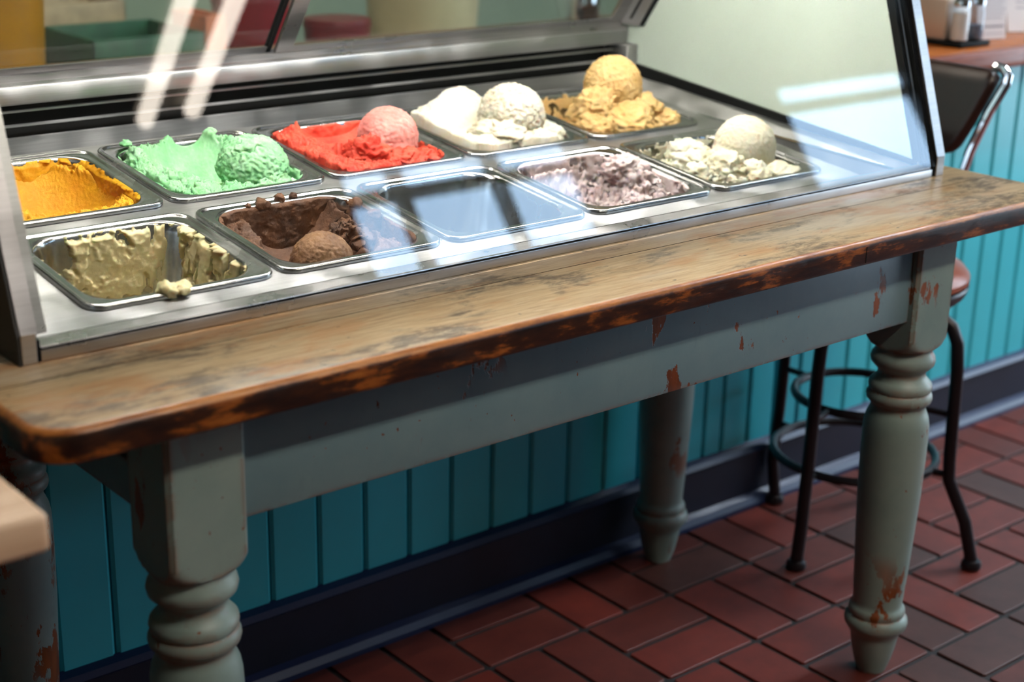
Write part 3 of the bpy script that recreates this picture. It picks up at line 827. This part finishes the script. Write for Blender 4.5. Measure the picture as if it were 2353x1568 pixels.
# mango: hollowed out towards the right, rough heap front left
def H(U, V):
    h = -0.012 + 0.004 * N2(U, V, 2.2, 1) + G(U, V, -0.5, 0.95, 0.8, 0.25, 0.006); rm = np.ones_like(U)
    h, rm = carve(h, rm, bowl(U, V, 0.20, 0.10, 0.085, -0.074, hyB, 1.0, 1.15))
    h, rm = carve(h, rm, bowl(U, V, -0.55, 0.42, 0.052, -0.052, hyB))
    heap = -0.078 + G(U, V, -0.70, -0.55, 0.42, 0.40, 0.056) + G(U, V, -0.1, -0.98, 1.0, 0.16, 0.035) + G(U, V, 0.75, -0.95, 0.5, 0.16, 0.03) + 0.006 * N2(U, V, 5, 3)
    up = sst(heap - h, -0.003, 0.006); h = np.maximum(h, heap); rm = np.maximum(rm * (1 - up), up)
    lip = sst(np.abs(V), 0.90, 0.985) * sst(U, -1, 0.6) * 0.5 + sst(U, 0.93, 1.0)
    return h + 0.004 * lip * N2(U, V, 9, 5), rm
t_m = cream((0, 1), 'bright yellow mango ice cream hollowed out on one side', I['mango'], H, seed=1, rough=0.0050)

# mint: rough at the back and left, one smooth trough, a broken scoop front right
smear(t_m, (0, 1), I['mango'], lambda U, V: np.maximum(sst(U, 0.86, 0.97), sst(V, 0.86, 0.97) * 0.9), 0.007, 0.12, 11)
def H(U, V):
    h = -0.006 + G(U, V, -0.55, 0.70, 0.55, 0.35, 0.016) + G(U, V, 0.35, 0.92, 0.45, 0.20, 0.014) + G(U, V, -0.6, -0.6, 0.5, 0.5, -0.004) + 0.007 * N2(U, V, 2.6, 2); rm = np.ones_like(U)
    h = h - 0.030 * sst(U, 0.72, 0.96) * sst(V, 0.75, 0.2) - 0.022 * sst(U, -0.80, -0.98) * sst(V, 0.2, 0.9)
    h, rm = carve(h, rm, bowl(U, V, 0.16, 0.10, 0.072, -0.052, hyB, 0.95, 1.25))
    h, rm = carve(h, rm, bowl(U, V, -0.30, 0.45, 0.040, -0.030, hyB))
    f = -0.012 + 0.004 * N2(U, V, 4, 4); m = sst(V, -0.50, -0.85); h = h * (1 - m) + np.maximum(h, f) * m
    return h, rm
t = cream((1, 1), 'mint green ice cream with a smooth trough and a broken scoop', I['mint'], H, seed=2, rough=0.0060)
smear(t, (1, 1), I['mint'], lambda U, V: np.maximum(sst(U, 0.86, 0.97), sst(U, -0.86, -0.97)), 0.004, 0.15, 12)
scoop(t, I['mint'], (0.044, -0.036, 0.000), 0.047, 2.2, 0.86, 0.14, 0.0020, (0.15, 0.1), crack=0.22)
crumbs(t, I['mint'], [(-0.070, 0.104, 0.004, 0.0065), (0.058, 0.102, 0.006, 0.006), (0.085, 0.055, 0.002, 0.005), (0.070, 0.070, 0.004, 0.006)], 3)

# strawberry
def H(U, V):
    h = -0.004 + G(U, V, -0.35, 0.92, 0.16, 0.12, 0.022) + G(U, V, -0.7, 0.2, 0.5, 0.8, 0.006) + 0.006 * N2(U, V, 2.4, 5); rm = np.ones_like(U) * 0.85
    h = h - 0.050 * sst(U, 0.55, 0.90) * sst(V, 0.95, 0.3)
    h, rm = carve(h, rm, bowl(U, V, 0.18, 0.52, 0.070, -0.038, hyB, 1.2, 1.0))
    h, rm = carve(h, rm, bowl(U, V, -0.25, -0.35, 0.034, -0.046, hyB))
    f = -0.016 + 0.008 * N2(U, V, 5, 7); m = sst(V, -0.55, -0.85); h = h * (1 - m) + np.maximum(h, f) * m
    return h, rm
t = cream((2, 1), 'red strawberry sorbet with one round pink scoop', I['red'], H, seed=3, rough=0.0050)
smear(t, (2, 1), I['red'], lambda U, V: np.maximum(sst(U, 0.86, 0.97), sst(V, 0.86, 0.97)), 0.004, 0.08, 13)
scoop(t, I['pink'], (0.040, -0.016, 0.010), 0.043, 4.1, 0.95, 0.14, 0.0010, (-0.1, 0.05), crack=0.03)
scoop(t, I['red'], (-0.012, -0.040, -0.006), 0.030, 9.0, 0.9, 0.5, 0.0035, sub=5, name='lump')
scoop(t, I['red'], (0.030, -0.070, -0.012), 0.030, 5.0, 0.6, 0.5, 0.0030, sub=5, name='lump')
scoop(t, I['red'], (0.072, -0.060, -0.016), 0.022, 7.0, 0.7, 0.6, 0.0030, sub=5, name='lump')
crumbs(t, I['red'], [(0.058, -0.103, -0.001, 0.008)], 5)

# white
def H(U, V):
    h = 0.004 + G(U, V, -0.1, 0.72, 0.30, 0.22, 0.042) + G(U, V, 0.3, 0.55, 0.45, 0.4, 0.014) + G(U, V, -0.7, 0.3, 0.5, 0.6, 0.008) + 0.004 * N2(U, V, 2.2, 8); rm = np.ones_like(U) * 0.5
    h = h - 0.034 * sst(U, 0.60, 0.95) * sst(V, 0.9, 0.1)
    h, rm = carve(h, rm, bowl(U, V, -0.42, 0.02, 0.085, -0.010, hyB, 1.0, 1.25))
    return h, rm
t = cream((3, 1), 'snow white ice cream heaped into a soft peak', I['white'], H, seed=4, rough=0.0045)
scoop(t, I['white'], (0.036, -0.012, 0.016), 0.050, 6.1, 0.90, 0.16, 0.0020, (0.1, 0.1), crack=0.06)
scoop(t, I['white'], (-0.012, -0.050, 0.000), 0.042, 8.1, 0.55, 0.3, 0.0025, sub=5, name='lump')
scoop(t, I['white'], (0.078, -0.050, -0.012), 0.026, 9.1, 0.7, 0.5, 0.0030, sub=5, name='lump')

# coffee: tall ball on a rough mound, bare pan behind
def H(U, V):
    h = -0.066 + G(U, V, 0.10, -0.30, 0.80, 0.62, 0.066) + G(U, V, 0.25, -0.72, 0.9, 0.3, 0.020) + 0.010 * N2(U, V, 3.2, 9); rm = np.ones_like(U)
    return np.minimum(h, 0.03), rm
t = cream((4, 1), 'tan coffee ice cream heaped under one tall round scoop', I['coffee'], H, seed=5, rough=0.0085)
scoop(t, I['coffee'], (0.012, -0.005, 0.040), 0.046, 3.3, 1.0, 0.20, 0.0014, (0.0, -0.1), crack=0.05)
scoop(t, I['coffee'], (-0.026, -0.022, 0.008), 0.038, 4.4, 0.8, 0.5, 0.0040, sub=5, name='lump')
scoop(t, I['coffee'], (0.040, -0.035, 0.004), 0.040, 6.4, 0.7, 0.5, 0.0040, sub=5, name='lump')
scoop(t, I['coffee'], (0.000, -0.062, -0.004), 0.046, 7.4, 0.55, 0.4, 0.0040, sub=5, name='lump')
scoop(t, I['coffee'], (-0.056, -0.050, -0.014), 0.034, 8.4, 0.7, 0.5, 0.0040, sub=5, name='lump')
scoop(t, I['coffee'], (0.066, -0.062, -0.012), 0.032, 9.4, 0.7, 0.5, 0.0040, sub=5, name='lump')
smear(t, (4, 1), I['coffee'], lambda U, V: np.maximum(sst(U, -0.86, -0.97) * sst(V, 0.95, 0.2), 0.5 * sst(V, 0.9, 0.99)), 0.004, 0.5, 15)

# vanilla: all but scraped out, smeared on the back and right walls
def H(U, V):
    n2 = N2(U, V, 8.0, 13)
    toe = G(U, V, -0.30, 0.50, 0.20, 0.34, 0.026) + G(U, V, 0.10, 0.35, 0.26, 0.26, 0.022) + G(U, V, -0.40, -0.62, 0.36, 0.22, 0.044) + G(U, V, 0.0, -0.78, 0.34, 0.14, 0.036) + G(U, V, 0.80, -0.50, 0.25, 0.34, 0.040) + G(U, V, 0.75, 0.5, 0.3, 0.5, 0.016) + G(U, V, 0.4, -0.8, 0.5, 0.2, 0.014)
    h = -PD - 0.012 + toe * (1 + 0.4 * n2) * 1.15
    return h, np.ones_like(U)
t = cream((0, 0), 'nearly finished vanilla ice cream smeared up the pan walls', I['vanilla'], H, seed=6, rough=0.0050)
def T(U, V, Z, Q):
    back = sst(V, 0.86, 0.97) * sst(U, -0.62, -0.44); right = sst(U, 0.86, 0.97) * sst(V, -0.72, -0.5)
    m = np.maximum(back, right)
    n = fbm(Q, 26, 4); streak = fbm(Q * np.array([1, 1, 0.18]), 75, 3)
    m = m - 0.45 * sst(n, 0.28, 0.55) * sst(U, 0.15, -0.3) - 0.9 * sst(streak, 0.34, 0.50) * sst(U, 0.35, 0.75) - 0.6 * sst(n, -0.35, -0.6)
    m = m - sst(Z, -0.013 + 0.0 * n, -0.004) * (0.5 + 1.5 * fbm(Q, 60, 3))
    m = m - 0.8 * sst(-Z, 0.050, 0.085) * sst(U, -0.1, -0.6)
    return (m - 0.45) * 0.010 + 0.0009 * m * fbm(Q, 42, 3, True) + 0.0005 * fbm(Q, 150, 3)
lining(t, I['vanilla'], hyF, T, seed=6)
crumbs(t, I['vanilla'], [(-0.02, -0.104, -0.001, 0.012), (-0.008, -0.110, -0.0005, 0.008), (0.000, -0.098, -0.004, 0.010)], 4)

# chocolate
def H(U, V):
    h = -0.020 + 0.006 * N2(U, V, 2.6, 21) + G(U, V, -0.75, 0.55, 0.3, 0.5, 0.010) + G(U, V, 0.55, 0.95, 0.7, 0.12, 0.016); rm = np.ones_like(U) * 0.45
    h = h + G(U, V, -0.30, 0.86, 0.09, 0.22, -0.022)
    h, rm = carve(h, rm, bowl(U, V, 0.10, 0.30, 0.085, -0.080, hyF, 0.95, 1.2))
    h, rm = carve(h, rm, bowl(U, V, -0.30, -0.30, 0.060, -0.070, hyF))
    pile = -0.082 + G(U, V, 0.62, 0.20, 0.34, 0.62, 0.066) + G(U, V, 0.35, -0.70, 0.7, 0.3, 0.044) + 0.008 * N2(U, V, 6, 24)
    up = sst(pile - h, -0.004, 0.006); h = np.maximum(h, pile); rm = np.maximum(rm * (1 - up), up * 1.5)
    h = h - 0.02 * sst(U, 0.86, 1.0)
    return h, rm
t = cream((1, 0), 'dark chocolate ice cream with one smooth ball and crumbly sides', I['choc'], H, seed=7, rough=0.0052, n=210)
smear(t, (1, 0), I['choc'], lambda U, V: np.maximum(np.maximum(sst(V, 0.86, 0.97), sst(U, 0.86, 0.97) * 0.75), sst(U, -0.86, -0.97)), 0.006, 0.16, 14, -0.008)
scoop(t, I['chocball_lit'], (-0.030, -0.058, -0.022), 0.037, 2.7, 0.95, 0.10, 0.0010, (0.2, 0.0), crack=0.03)
crumbs(t, I['choc'], [(0.010, 0.103, -0.001, 0.007), (-0.020, 0.098, -0.003, 0.009), (-0.038, 0.099, -0.003, 0.004), (0.030, 0.104, 0.0, 0.005), (0.086, 0.045, 0.0, 0.008), (0.090, 0.010, -0.004, 0.008)], 8)

# mauve
def H(U, V):
    h = -0.078 + G(U, V, 0.80, 0.10, 0.34, 0.75, 0.066) + G(U, V, 0.1, -0.78, 0.9, 0.26, 0.044) + G(U, V, 0.3, -0.3, 0.5, 0.4, 0.016) + G(U, V, -0.95, 0.2, 0.2, 0.9, 0.05) + G(U, V, -0.2, 1.0, 0.9, 0.07, 0.055) + 0.009 * N2(U, V, 4.0, 31, 3, True); rm = np.ones_like(U) * 0.9
    return np.minimum(h, 0.004), rm
t = cream((3, 0), 'mauve grey ice cream scraped low with ragged ridges', I['mauve'], H, seed=8, rough=0.0080)
smear(t, (3, 0), I['mauve'], lambda U, V: np.maximum(np.maximum(sst(V, 0.86, 0.97) * 0.75, sst(U, 0.86, 0.97)), sst(U, -0.86, -0.97) * 0.8), 0.006, 0.30, 16, -0.006)
scoop(t, I['mauve'], (0.066, 0.030, -0.010), 0.026, 3.9, 0.8, 0.6, 0.0050, sub=5, name='lump')
scoop(t, I['mauve'], (0.040, -0.060, -0.036), 0.030, 4.9, 0.6, 0.6, 0.0050, sub=5, name='lump')
scoop(t, I['mauve'], (-0.010, -0.070, -0.040), 0.026, 5.9, 0.6, 0.6, 0.0050, sub=5, name='lump')

# pale vanilla with the big scoop
def H(U, V):
    h = -0.030 + G(U, V, -0.45, -0.1, 0.50, 0.75, 0.030) + G(U, V, -0.1, 0.35, 0.35, 0.30, 0.018) + 0.009 * N2(U, V, 5.0, 41); rm = np.ones_like(U)
    h = h - 0.050 * sst(V, 0.55, 0.9) - 0.036 * sst(U, 0.60, 0.9) * sst(V, -0.6, 0.0)
    f = -0.018 + 0.005 * N2(U, V, 4, 44); m = sst(V, -0.60, -0.9); h = h * (1 - m) + np.maximum(h, f) * m
    return h, rm
t = cream((4, 0), 'pale vanilla ice cream carrying one big smooth ball', I['pale'], H, seed=9, rough=0.0075)
smear(t, (4, 0), I['pale'], lambda U, V: np.maximum(sst(U, -0.86, -0.97), 0.6 * sst(V, 0.86, 0.97)), 0.004, 0.5, 17)
scoop(t, I['pale'], (0.040, -0.010, 0.014), 0.046, 7.7, 0.97, 0.20, 0.0009, (0.1, 0.1))
scoop(t, I['pale'], (0.006, -0.072, -0.010), 0.024, 8.8, 0.9, 0.2, 0.0010, sub=5, name='lump')
scoop(t, I['pale'], (-0.024, -0.040, -0.004), 0.032, 9.9, 0.8, 0.3, 0.0020, sub=5, name='lump')
scoop(t, I['pale'], (0.052, -0.078, -0.016), 0.030, 3.8, 0.6, 0.4, 0.0020, sub=5, name='lump')
for i, (x, y, z, r) in enumerate([(-0.070, 0.010, -0.004, 0.017), (-0.050, 0.034, 0.0, 0.019), (-0.026, 0.048, 0.002, 0.018), (-0.004, 0.050, -0.004, 0.016), (-0.055, -0.008, -0.002, 0.020), (-0.030, 0.018, 0.002, 0.021), (-0.076, -0.030, -0.008, 0.017)]):
    scoop(t, I['pale'], (x, y, z), r, 1.7 * i + 2, 0.8, 0.4, 0.0025, sub=4, name='lump')

# leftovers in the empty pan
res = MB()
t = thing('ice_cream', 'small melted white leftover in the empty pan', 'ice cream', PANC[(2, 0)], 'ice creams in the display case', (TILT, 0, 0))
scoop(t, I['white'], (-0.010, -0.062, -PD + 0.004), 0.020, 4.0, 0.22, 0.6, 0.003, sub=5, name='puddle')

# ================================================================== THE BAR AND WHAT STANDS ON IT
ZB = 0.836
bar = thing('bar_counter', 'orange brown varnished wooden bar counter on the teal boards', 'counter', (2.4, 0.6, 0.796))
obj('counter_top', MB().rbox(1.425, 3.6, 0.345, 0.95, 0.800, ZB, 0.004), 'bar_wood', bar, smooth=True)
obj('counter_nosing', MB().rbox(1.425, 3.6, 0.328, 0.3448, 0.7962, ZB - 0.001, 0.005), 'bar_edge', bar, smooth=True)
obj('counter_base', MB().box(1.425, 3.6, 0.50, 0.94, 0.0, 0.7995), 'brown_wood', bar)

nd = thing('napkin_dispenser', 'pale metal napkin dispenser with a black base on the bar', 'napkin dispenser', (2.06, 0.48, ZB))
obj('base', MB().rbox(2.012, 2.112, 0.372, 0.600, ZB + 0.0005, ZB + 0.010, 0.003), 'black', nd, smooth=True)
obj('body', MB().rbox(2.018, 2.106, 0.418, 0.594, ZB + 0.0105, ZB + 0.092, 0.006), 'beige_box', nd, smooth=True)
obj('napkin', MB().box(2.035, 2.090, 0.44, 0.57, ZB + 0.0925, ZB + 0.097), 'paper', nd)
def shaker(x, y, label, fill, mat_fill, cap):
    zb = ZB + 0.0108
    t = thing('salt_shaker' if mat_fill == 'salt' else 'pepper_shaker', label, 'shaker', (x, y, zb))
    obj('jar', MB().lathe([(0.0165, zb), (0.0185, zb + 0.003), (0.0180, zb + 0.055), (0.0160, zb + 0.066), (0.0150, zb + 0.069)], x, y, 20), 'jar', t, smooth=True)
    obj('contents', MB().lathe([(0.0150, zb + 0.003), (0.0165, zb + 0.005), (0.0162, zb + fill), (0.001, zb + fill + 0.001)], x, y, 20), mat_fill, t, smooth=True)
    obj('cap', MB().lathe([(0.0162, zb + 0.0692), (0.0168, zb + 0.074), (0.0160, zb + 0.080), (0.0090, zb + 0.085), (0.0010, zb + 0.086)], x, y, 20), cap, t, smooth=True)
shaker(2.034, 0.394, 'glass salt shaker filled with white salt in front of the napkin dispenser', 0.056, 'salt', 'chrome')
shaker(2.085, 0.394, 'glass shaker half full of grey pepper beside the salt', 0.030, 'pepper', 'chrome')

def menu(name, label, p0, p1, h, lean, lines, grp=None):
    """printed card standing on the bar, bottom edge p0-p1, leaning back"""
    p0, p1 = Vector((*p0, ZB + 0.001)), Vector((*p1, ZB + 0.001)); e = (p1 - p0); wd = e.length; e.normalize()
    n = Vector((e.y, -e.x, 0)); up = (Vector((0, 0, 1)) - n * lean).normalized(); n = e.cross(up)
    def q(a, b, d): return tuple(p0 + e * a + up * b - n * -d)
    def card(a0, a1, b0, b1, d0, d1):
        vs = [q(a, b, d) for d in (d0, d1) for b in (b0, b1) for a in (a0, a1)]
        return MB().add(vs, [(0, 2, 3, 1), (4, 5, 7, 6), (0, 1, 5, 4), (2, 6, 7, 3), (0, 4, 6, 2), (1, 3, 7, 5)])
    t = thing(name, label, 'menu', tuple((p0 + p1) / 2), 'menu cards on the bar')
    obj('card', card(0, wd, 0, h, 0, 0.0012), 'paper', t)
    for a0, a1, b0, th, m in lines:
        obj('print_line', card(a0 * wd, a1 * wd, b0, b0 + th, 0.0012, 0.0015), m, t)
ln = [(0.06, 0.92, 0.024, 0.0035, 'ink')] + [(0.10, 0.84 + 0.06 * (i % 3), 0.042 + 0.0085 * i, 0.0022, 'ink2') for i in range(12)] + [(0.1, 0.9, 0.010, 0.002, 'ink2')]
menu('menu_card', 'tall white printed menu card beside the shakers', (2.150, 0.432), (2.222, 0.412), 0.16, 0.10, ln)
menu('menu_card', 'white printed menu card at the right edge of the picture', (2.318, 0.470), (2.410, 0.420), 0.17, 0.35, [(0.2, 0.9, 0.05 + 0.012 * i, 0.003, 'ink2') for i in range(8)])
mh = MB().rbox(2.300, 2.420, 0.560, 0.585, ZB + 0.0005, ZB + 0.09, 0.003)
tag(obj('menu_block', mh, 'brown_wood', smooth=True), 'brown wooden block behind the right hand menu card', 'block')

# ================================================================== THE STOOL
SX, SY = 1.540, 0.180
stool = thing('bar_stool', 'dark metal stool with padded brown seat and backrest standing by the bar', 'stool', (SX, SY, 0))
obj('seat_pad', MB().lathe([(0.005, 0.541), (0.08, 0.540), (0.135, 0.535), (0.158, 0.527), (0.168, 0.515), (0.168, 0.506), (0.150, 0.502), (0.005, 0.502)][::-1], SX, SY, 40), 'seat_wood', stool, smooth=True)
obj('seat_rim', MB().lathe([(0.005, 0.4655), (0.120, 0.4655), (0.150, 0.470), (0.163, 0.482), (0.1685, 0.497), (0.1670, 0.5015), (0.005, 0.5018)], SX, SY, 40), 'stool_metal', stool, smooth=True)
fa = [math.degrees(math.atan2(-0.045 - SY, 1.348 - SX)) for _ in (0,)]
for ax, ay in ((1.352, 0.140), (1.602, -0.050), (1.742, 0.240), (1.535, 0.352)):
    d = Vector((ax - SX, ay - SY, 0)); R = d.length; d.normalize()
    pts = []
    for rr_, z in ((0.04, 0.462), (0.09, 0.460), (0.130, 0.452), (0.155, 0.436), (0.168, 0.408), (0.173, 0.36), (0.176, 0.25), (0.178, 0.19), (0.181, 0.155), (max(R - 0.020, 0.184), 0.085), (R, 0.012)):
        pts.append((SX + d.x * rr_, SY + d.y * rr_, z))
    lo = obj('leg', MB().tube(pts, 0.0115, 12), 'stool_metal', stool, smooth=True)
    obj('foot', MB().lathe([(0.0155, 0.0005), (0.0180, 0.004), (0.0180, 0.012), (0.0140, 0.018)], pts[-1][0], pts[-1][1], 16), 'stool_metal', lo, smooth=True)
for z, r in ((0.165, 0.146), (0.277, 0.116)):
    obj('ring', MB().tube([(SX + r * math.cos(a), SY + r * math.sin(a), z) for a in np.linspace(0, 2 * math.pi, 48, endpoint=False)], 0.008, 8, True), 'stool_metal', stool, smooth=True)
for ax, ay in ((1.352, 0.140), (1.602, -0.050), (1.742, 0.240), (1.535, 0.352)):
    d = Vector((ax - SX, ay - SY, 0)).normalized()
    obj('spoke', MB().tube([(SX + d.x * 0.118, SY + d.y * 0.118, 0.277), (SX + d.x * 0.172, SY + d.y * 0.172, 0.277)], 0.006, 8), 'stool_metal', stool, smooth=True)
    obj('spoke', MB().tube([(SX + d.x * 0.146, SY + d.y * 0.146, 0.165), (SX + d.x * 0.176, SY + d.y * 0.176, 0.165)], 0.006, 8), 'stool_metal', stool, smooth=True)
# backrest on the far side of the seat
BX = 1.665
def brow(z, hw, x, th):
    cy = 0.190; n = 10; out = []
    pr = rrect(hw, th, th * 0.95, 6)
    return [(x + p[1] - 0.020 * (p[0] / hw) ** 2 * 0 , cy + p[0], z) for p in pr]
rings = []
for z, hw in ((0.713, 0.060), (0.718, 0.074), (0.728, 0.083), (0.76, 0.095), (0.80, 0.108), (0.835, 0.119), (0.848, 0.120), (0.857, 0.112), (0.861, 0.098)):
    th = 0.017 if 0.72 < z < 0.85 else 0.009
    rings.append(brow(z, hw, 1.650 + 0.30 * (z - 0.71), th))
obj('backrest', MB().loft(rings, True, True), 'leather', stool, smooth=True, ang=70)
for s in (-1, 1):
    pts = [(1.655, 0.190 + s * 0.075, 0.480), (1.668, 0.190 + s * 0.074, 0.56), (1.672, 0.190 + s * 0.078, 0.66), (1.678, 0.190 + s * 0.090, 0.72), (1.690, 0.190 + s * 0.110, 0.79), (1.703, 0.190 + s * 0.128, 0.840), (1.706, 0.190 + s * 0.128, 0.852), (1.708, 0.190 + s * 0.118, 0.862), (1.709, 0.190 + s * 0.10, 0.864)]
    obj('back_tube', MB().tube(pts, 0.0095, 10), 'chrome', stool, smooth=True)

# ================================================================== PALE TABLE IN THE LEFT FOREGROUND
pt = thing('pale_table', 'pale wooden table whose corner shows at the left foreground', 'table', (-0.65, 0.0, 0))
obj('table_top', MB().rbox(-1.10, -0.2165, -0.396, 0.26, 0.7170, 0.750, 0.006, 3), 'pale_wood', pt, smooth=True)
for x, y in ((-1.06, -0.35), (-0.275, 0.22), (-1.06, 0.22)):
    obj('leg', MB().rbox(x - 0.025, x + 0.025, y - 0.025, y + 0.025, 0.0005, 0.7168, 0.003), 'teal', pt, smooth=True)

# ================================================================== STAFF SIDE, SEEN THROUGH THE SLIDING DOORS
wk = thing('work_counter', 'brown wooden worktop just behind the sliding doors', 'counter', (0.3, 0.92, 0))
obj('worktop', MB().rbox(-0.9, 1.40, 0.725, 1.13, 0.800, 0.836, 0.003), 'brown_wood', wk, smooth=True)
obj('body', MB().box(-0.88, 1.38, 0.76, 1.10, 0.0, 0.7998), 'white_wall', wk)
sh = thing('storage_shelf', 'long brown shelf at the back of the staff area', 'shelf', (1.0, 1.7, 0))
obj('shelf_board', MB().rbox(-0.9, 3.4, 1.36, 1.95, 0.660, 0.700, 0.003), 'brown_wood', sh, smooth=True)
obj('body', MB().box(-0.88, 3.38, 1.40, 1.93, 0.0, 0.6598), 'brown_wood', sh)
def tub(name, label, x, y, r, h, color, taper=0.9, cat='tub', lidc=None, z=0.7005):
    t = thing(name, label, cat, (x, y, z))
    m = plain(name + '_plastic', color, 0.4, var=0.1, scale=12)
    obj('body', MB().lathe([(r * taper * 0.96, z), (r * taper, z + 0.004), (r, z + h), (r * 1.03, z + h + 0.002), (r * 1.03, z + h + 0.008), (r * 0.97, z + h + 0.008), (r * 0.95, z + h - 0.01)], x, y, 28), m, t, smooth=True)
    obj('lid', MB().lathe([(r * 0.965, z + h + 0.0085), (r * 1.0, z + h + 0.010), (r * 0.99, z + h + 0.017), (r * 0.2, z + h + 0.020)], x, y, 28), plain(name + '_lid_plastic', lidc or color, 0.4), t, smooth=True)
    return t
def crate(name, label, x0, x1, y0, y1, h, color, cat='crate', z=0.7005):
    t = thing(name, label, cat, ((x0 + x1) / 2, (y0 + y1) / 2, z)); m = plain(name + '_plastic', color, 0.5, var=0.25, scale=25)
    obj('base', MB().box(x0, x1, y0, y1, z, z + 0.01), m, t)
    for a in ((x0, x1, y0, y0 + 0.008), (x0, x1, y1 - 0.008, y1), (x0, x0 + 0.008, y0, y1), (x1 - 0.008, x1, y0, y1)):
        obj('side', MB().rbox(*a, z + 0.0102, z + h, 0.003), m, t, smooth=True)
    return t
tub('yellow_tub', 'big mustard yellow tub on the back shelf', 0.50, 1.50, 0.115, 0.26, srgb(176, 120, 10))
crate('green_crate', 'dark green plastic crate on the back shelf', 0.68, 0.925, 1.42, 1.66, 0.125, srgb(26, 84, 56))
crate('beige_box', 'flat beige box standing behind the green crate', 0.64, 0.90, 1.72, 1.90, 0.16, srgb(170, 150, 116), 'box')
crate('orange_box', 'small orange box between the green crate and the red tub', 0.945, 1.00, 1.46, 1.60, 0.15, srgb(196, 100, 50), 'box')
tub('red_tub', 'dark red tub on the back shelf left of the door divider', 1.115, 1.56, 0.085, 0.16, srgb(132, 30, 38))
tub('wine_red_tub', 'wine red tub on the back shelf right of the door divider', 1.31, 1.52, 0.075, 0.10, srgb(124, 44, 44))
tub('cream_tub', 'big cream white tub on the back shelf', 1.62, 1.62, 0.14, 0.19, srgb(196, 186, 146))
bd = thing('cutting_board', 'round wooden cutting board at the end of the back shelf', 'cutting board', (2.05, 1.50, 0.7005))
obj('board', MB().lathe([(0.128, 0.7006), (0.134, 0.705), (0.134, 0.718), (0.128, 0.722), (0.002, 0.7222)], 2.02, 1.50, 36), plain('board_wood', srgb(200, 140, 90), 0.5, var=0.12, scale=9), bd, smooth=True)
cn = thing('steel_canister', 'shiny steel canister standing on the round cutting board', 'canister', (2.03, 1.50, 0.723))
obj('body', MB().lathe([(0.040, 0.7230), (0.042, 0.727), (0.042, 0.85), (0.036, 0.862), (0.036, 0.88)], 2.03, 1.50, 24), 'chrome', cn, smooth=True)
obj('lid', MB().lathe([(0.034, 0.8802), (0.038, 0.884), (0.030, 0.892), (0.002, 0.894)], 2.03, 1.50, 24), 'chrome', cn, smooth=True)
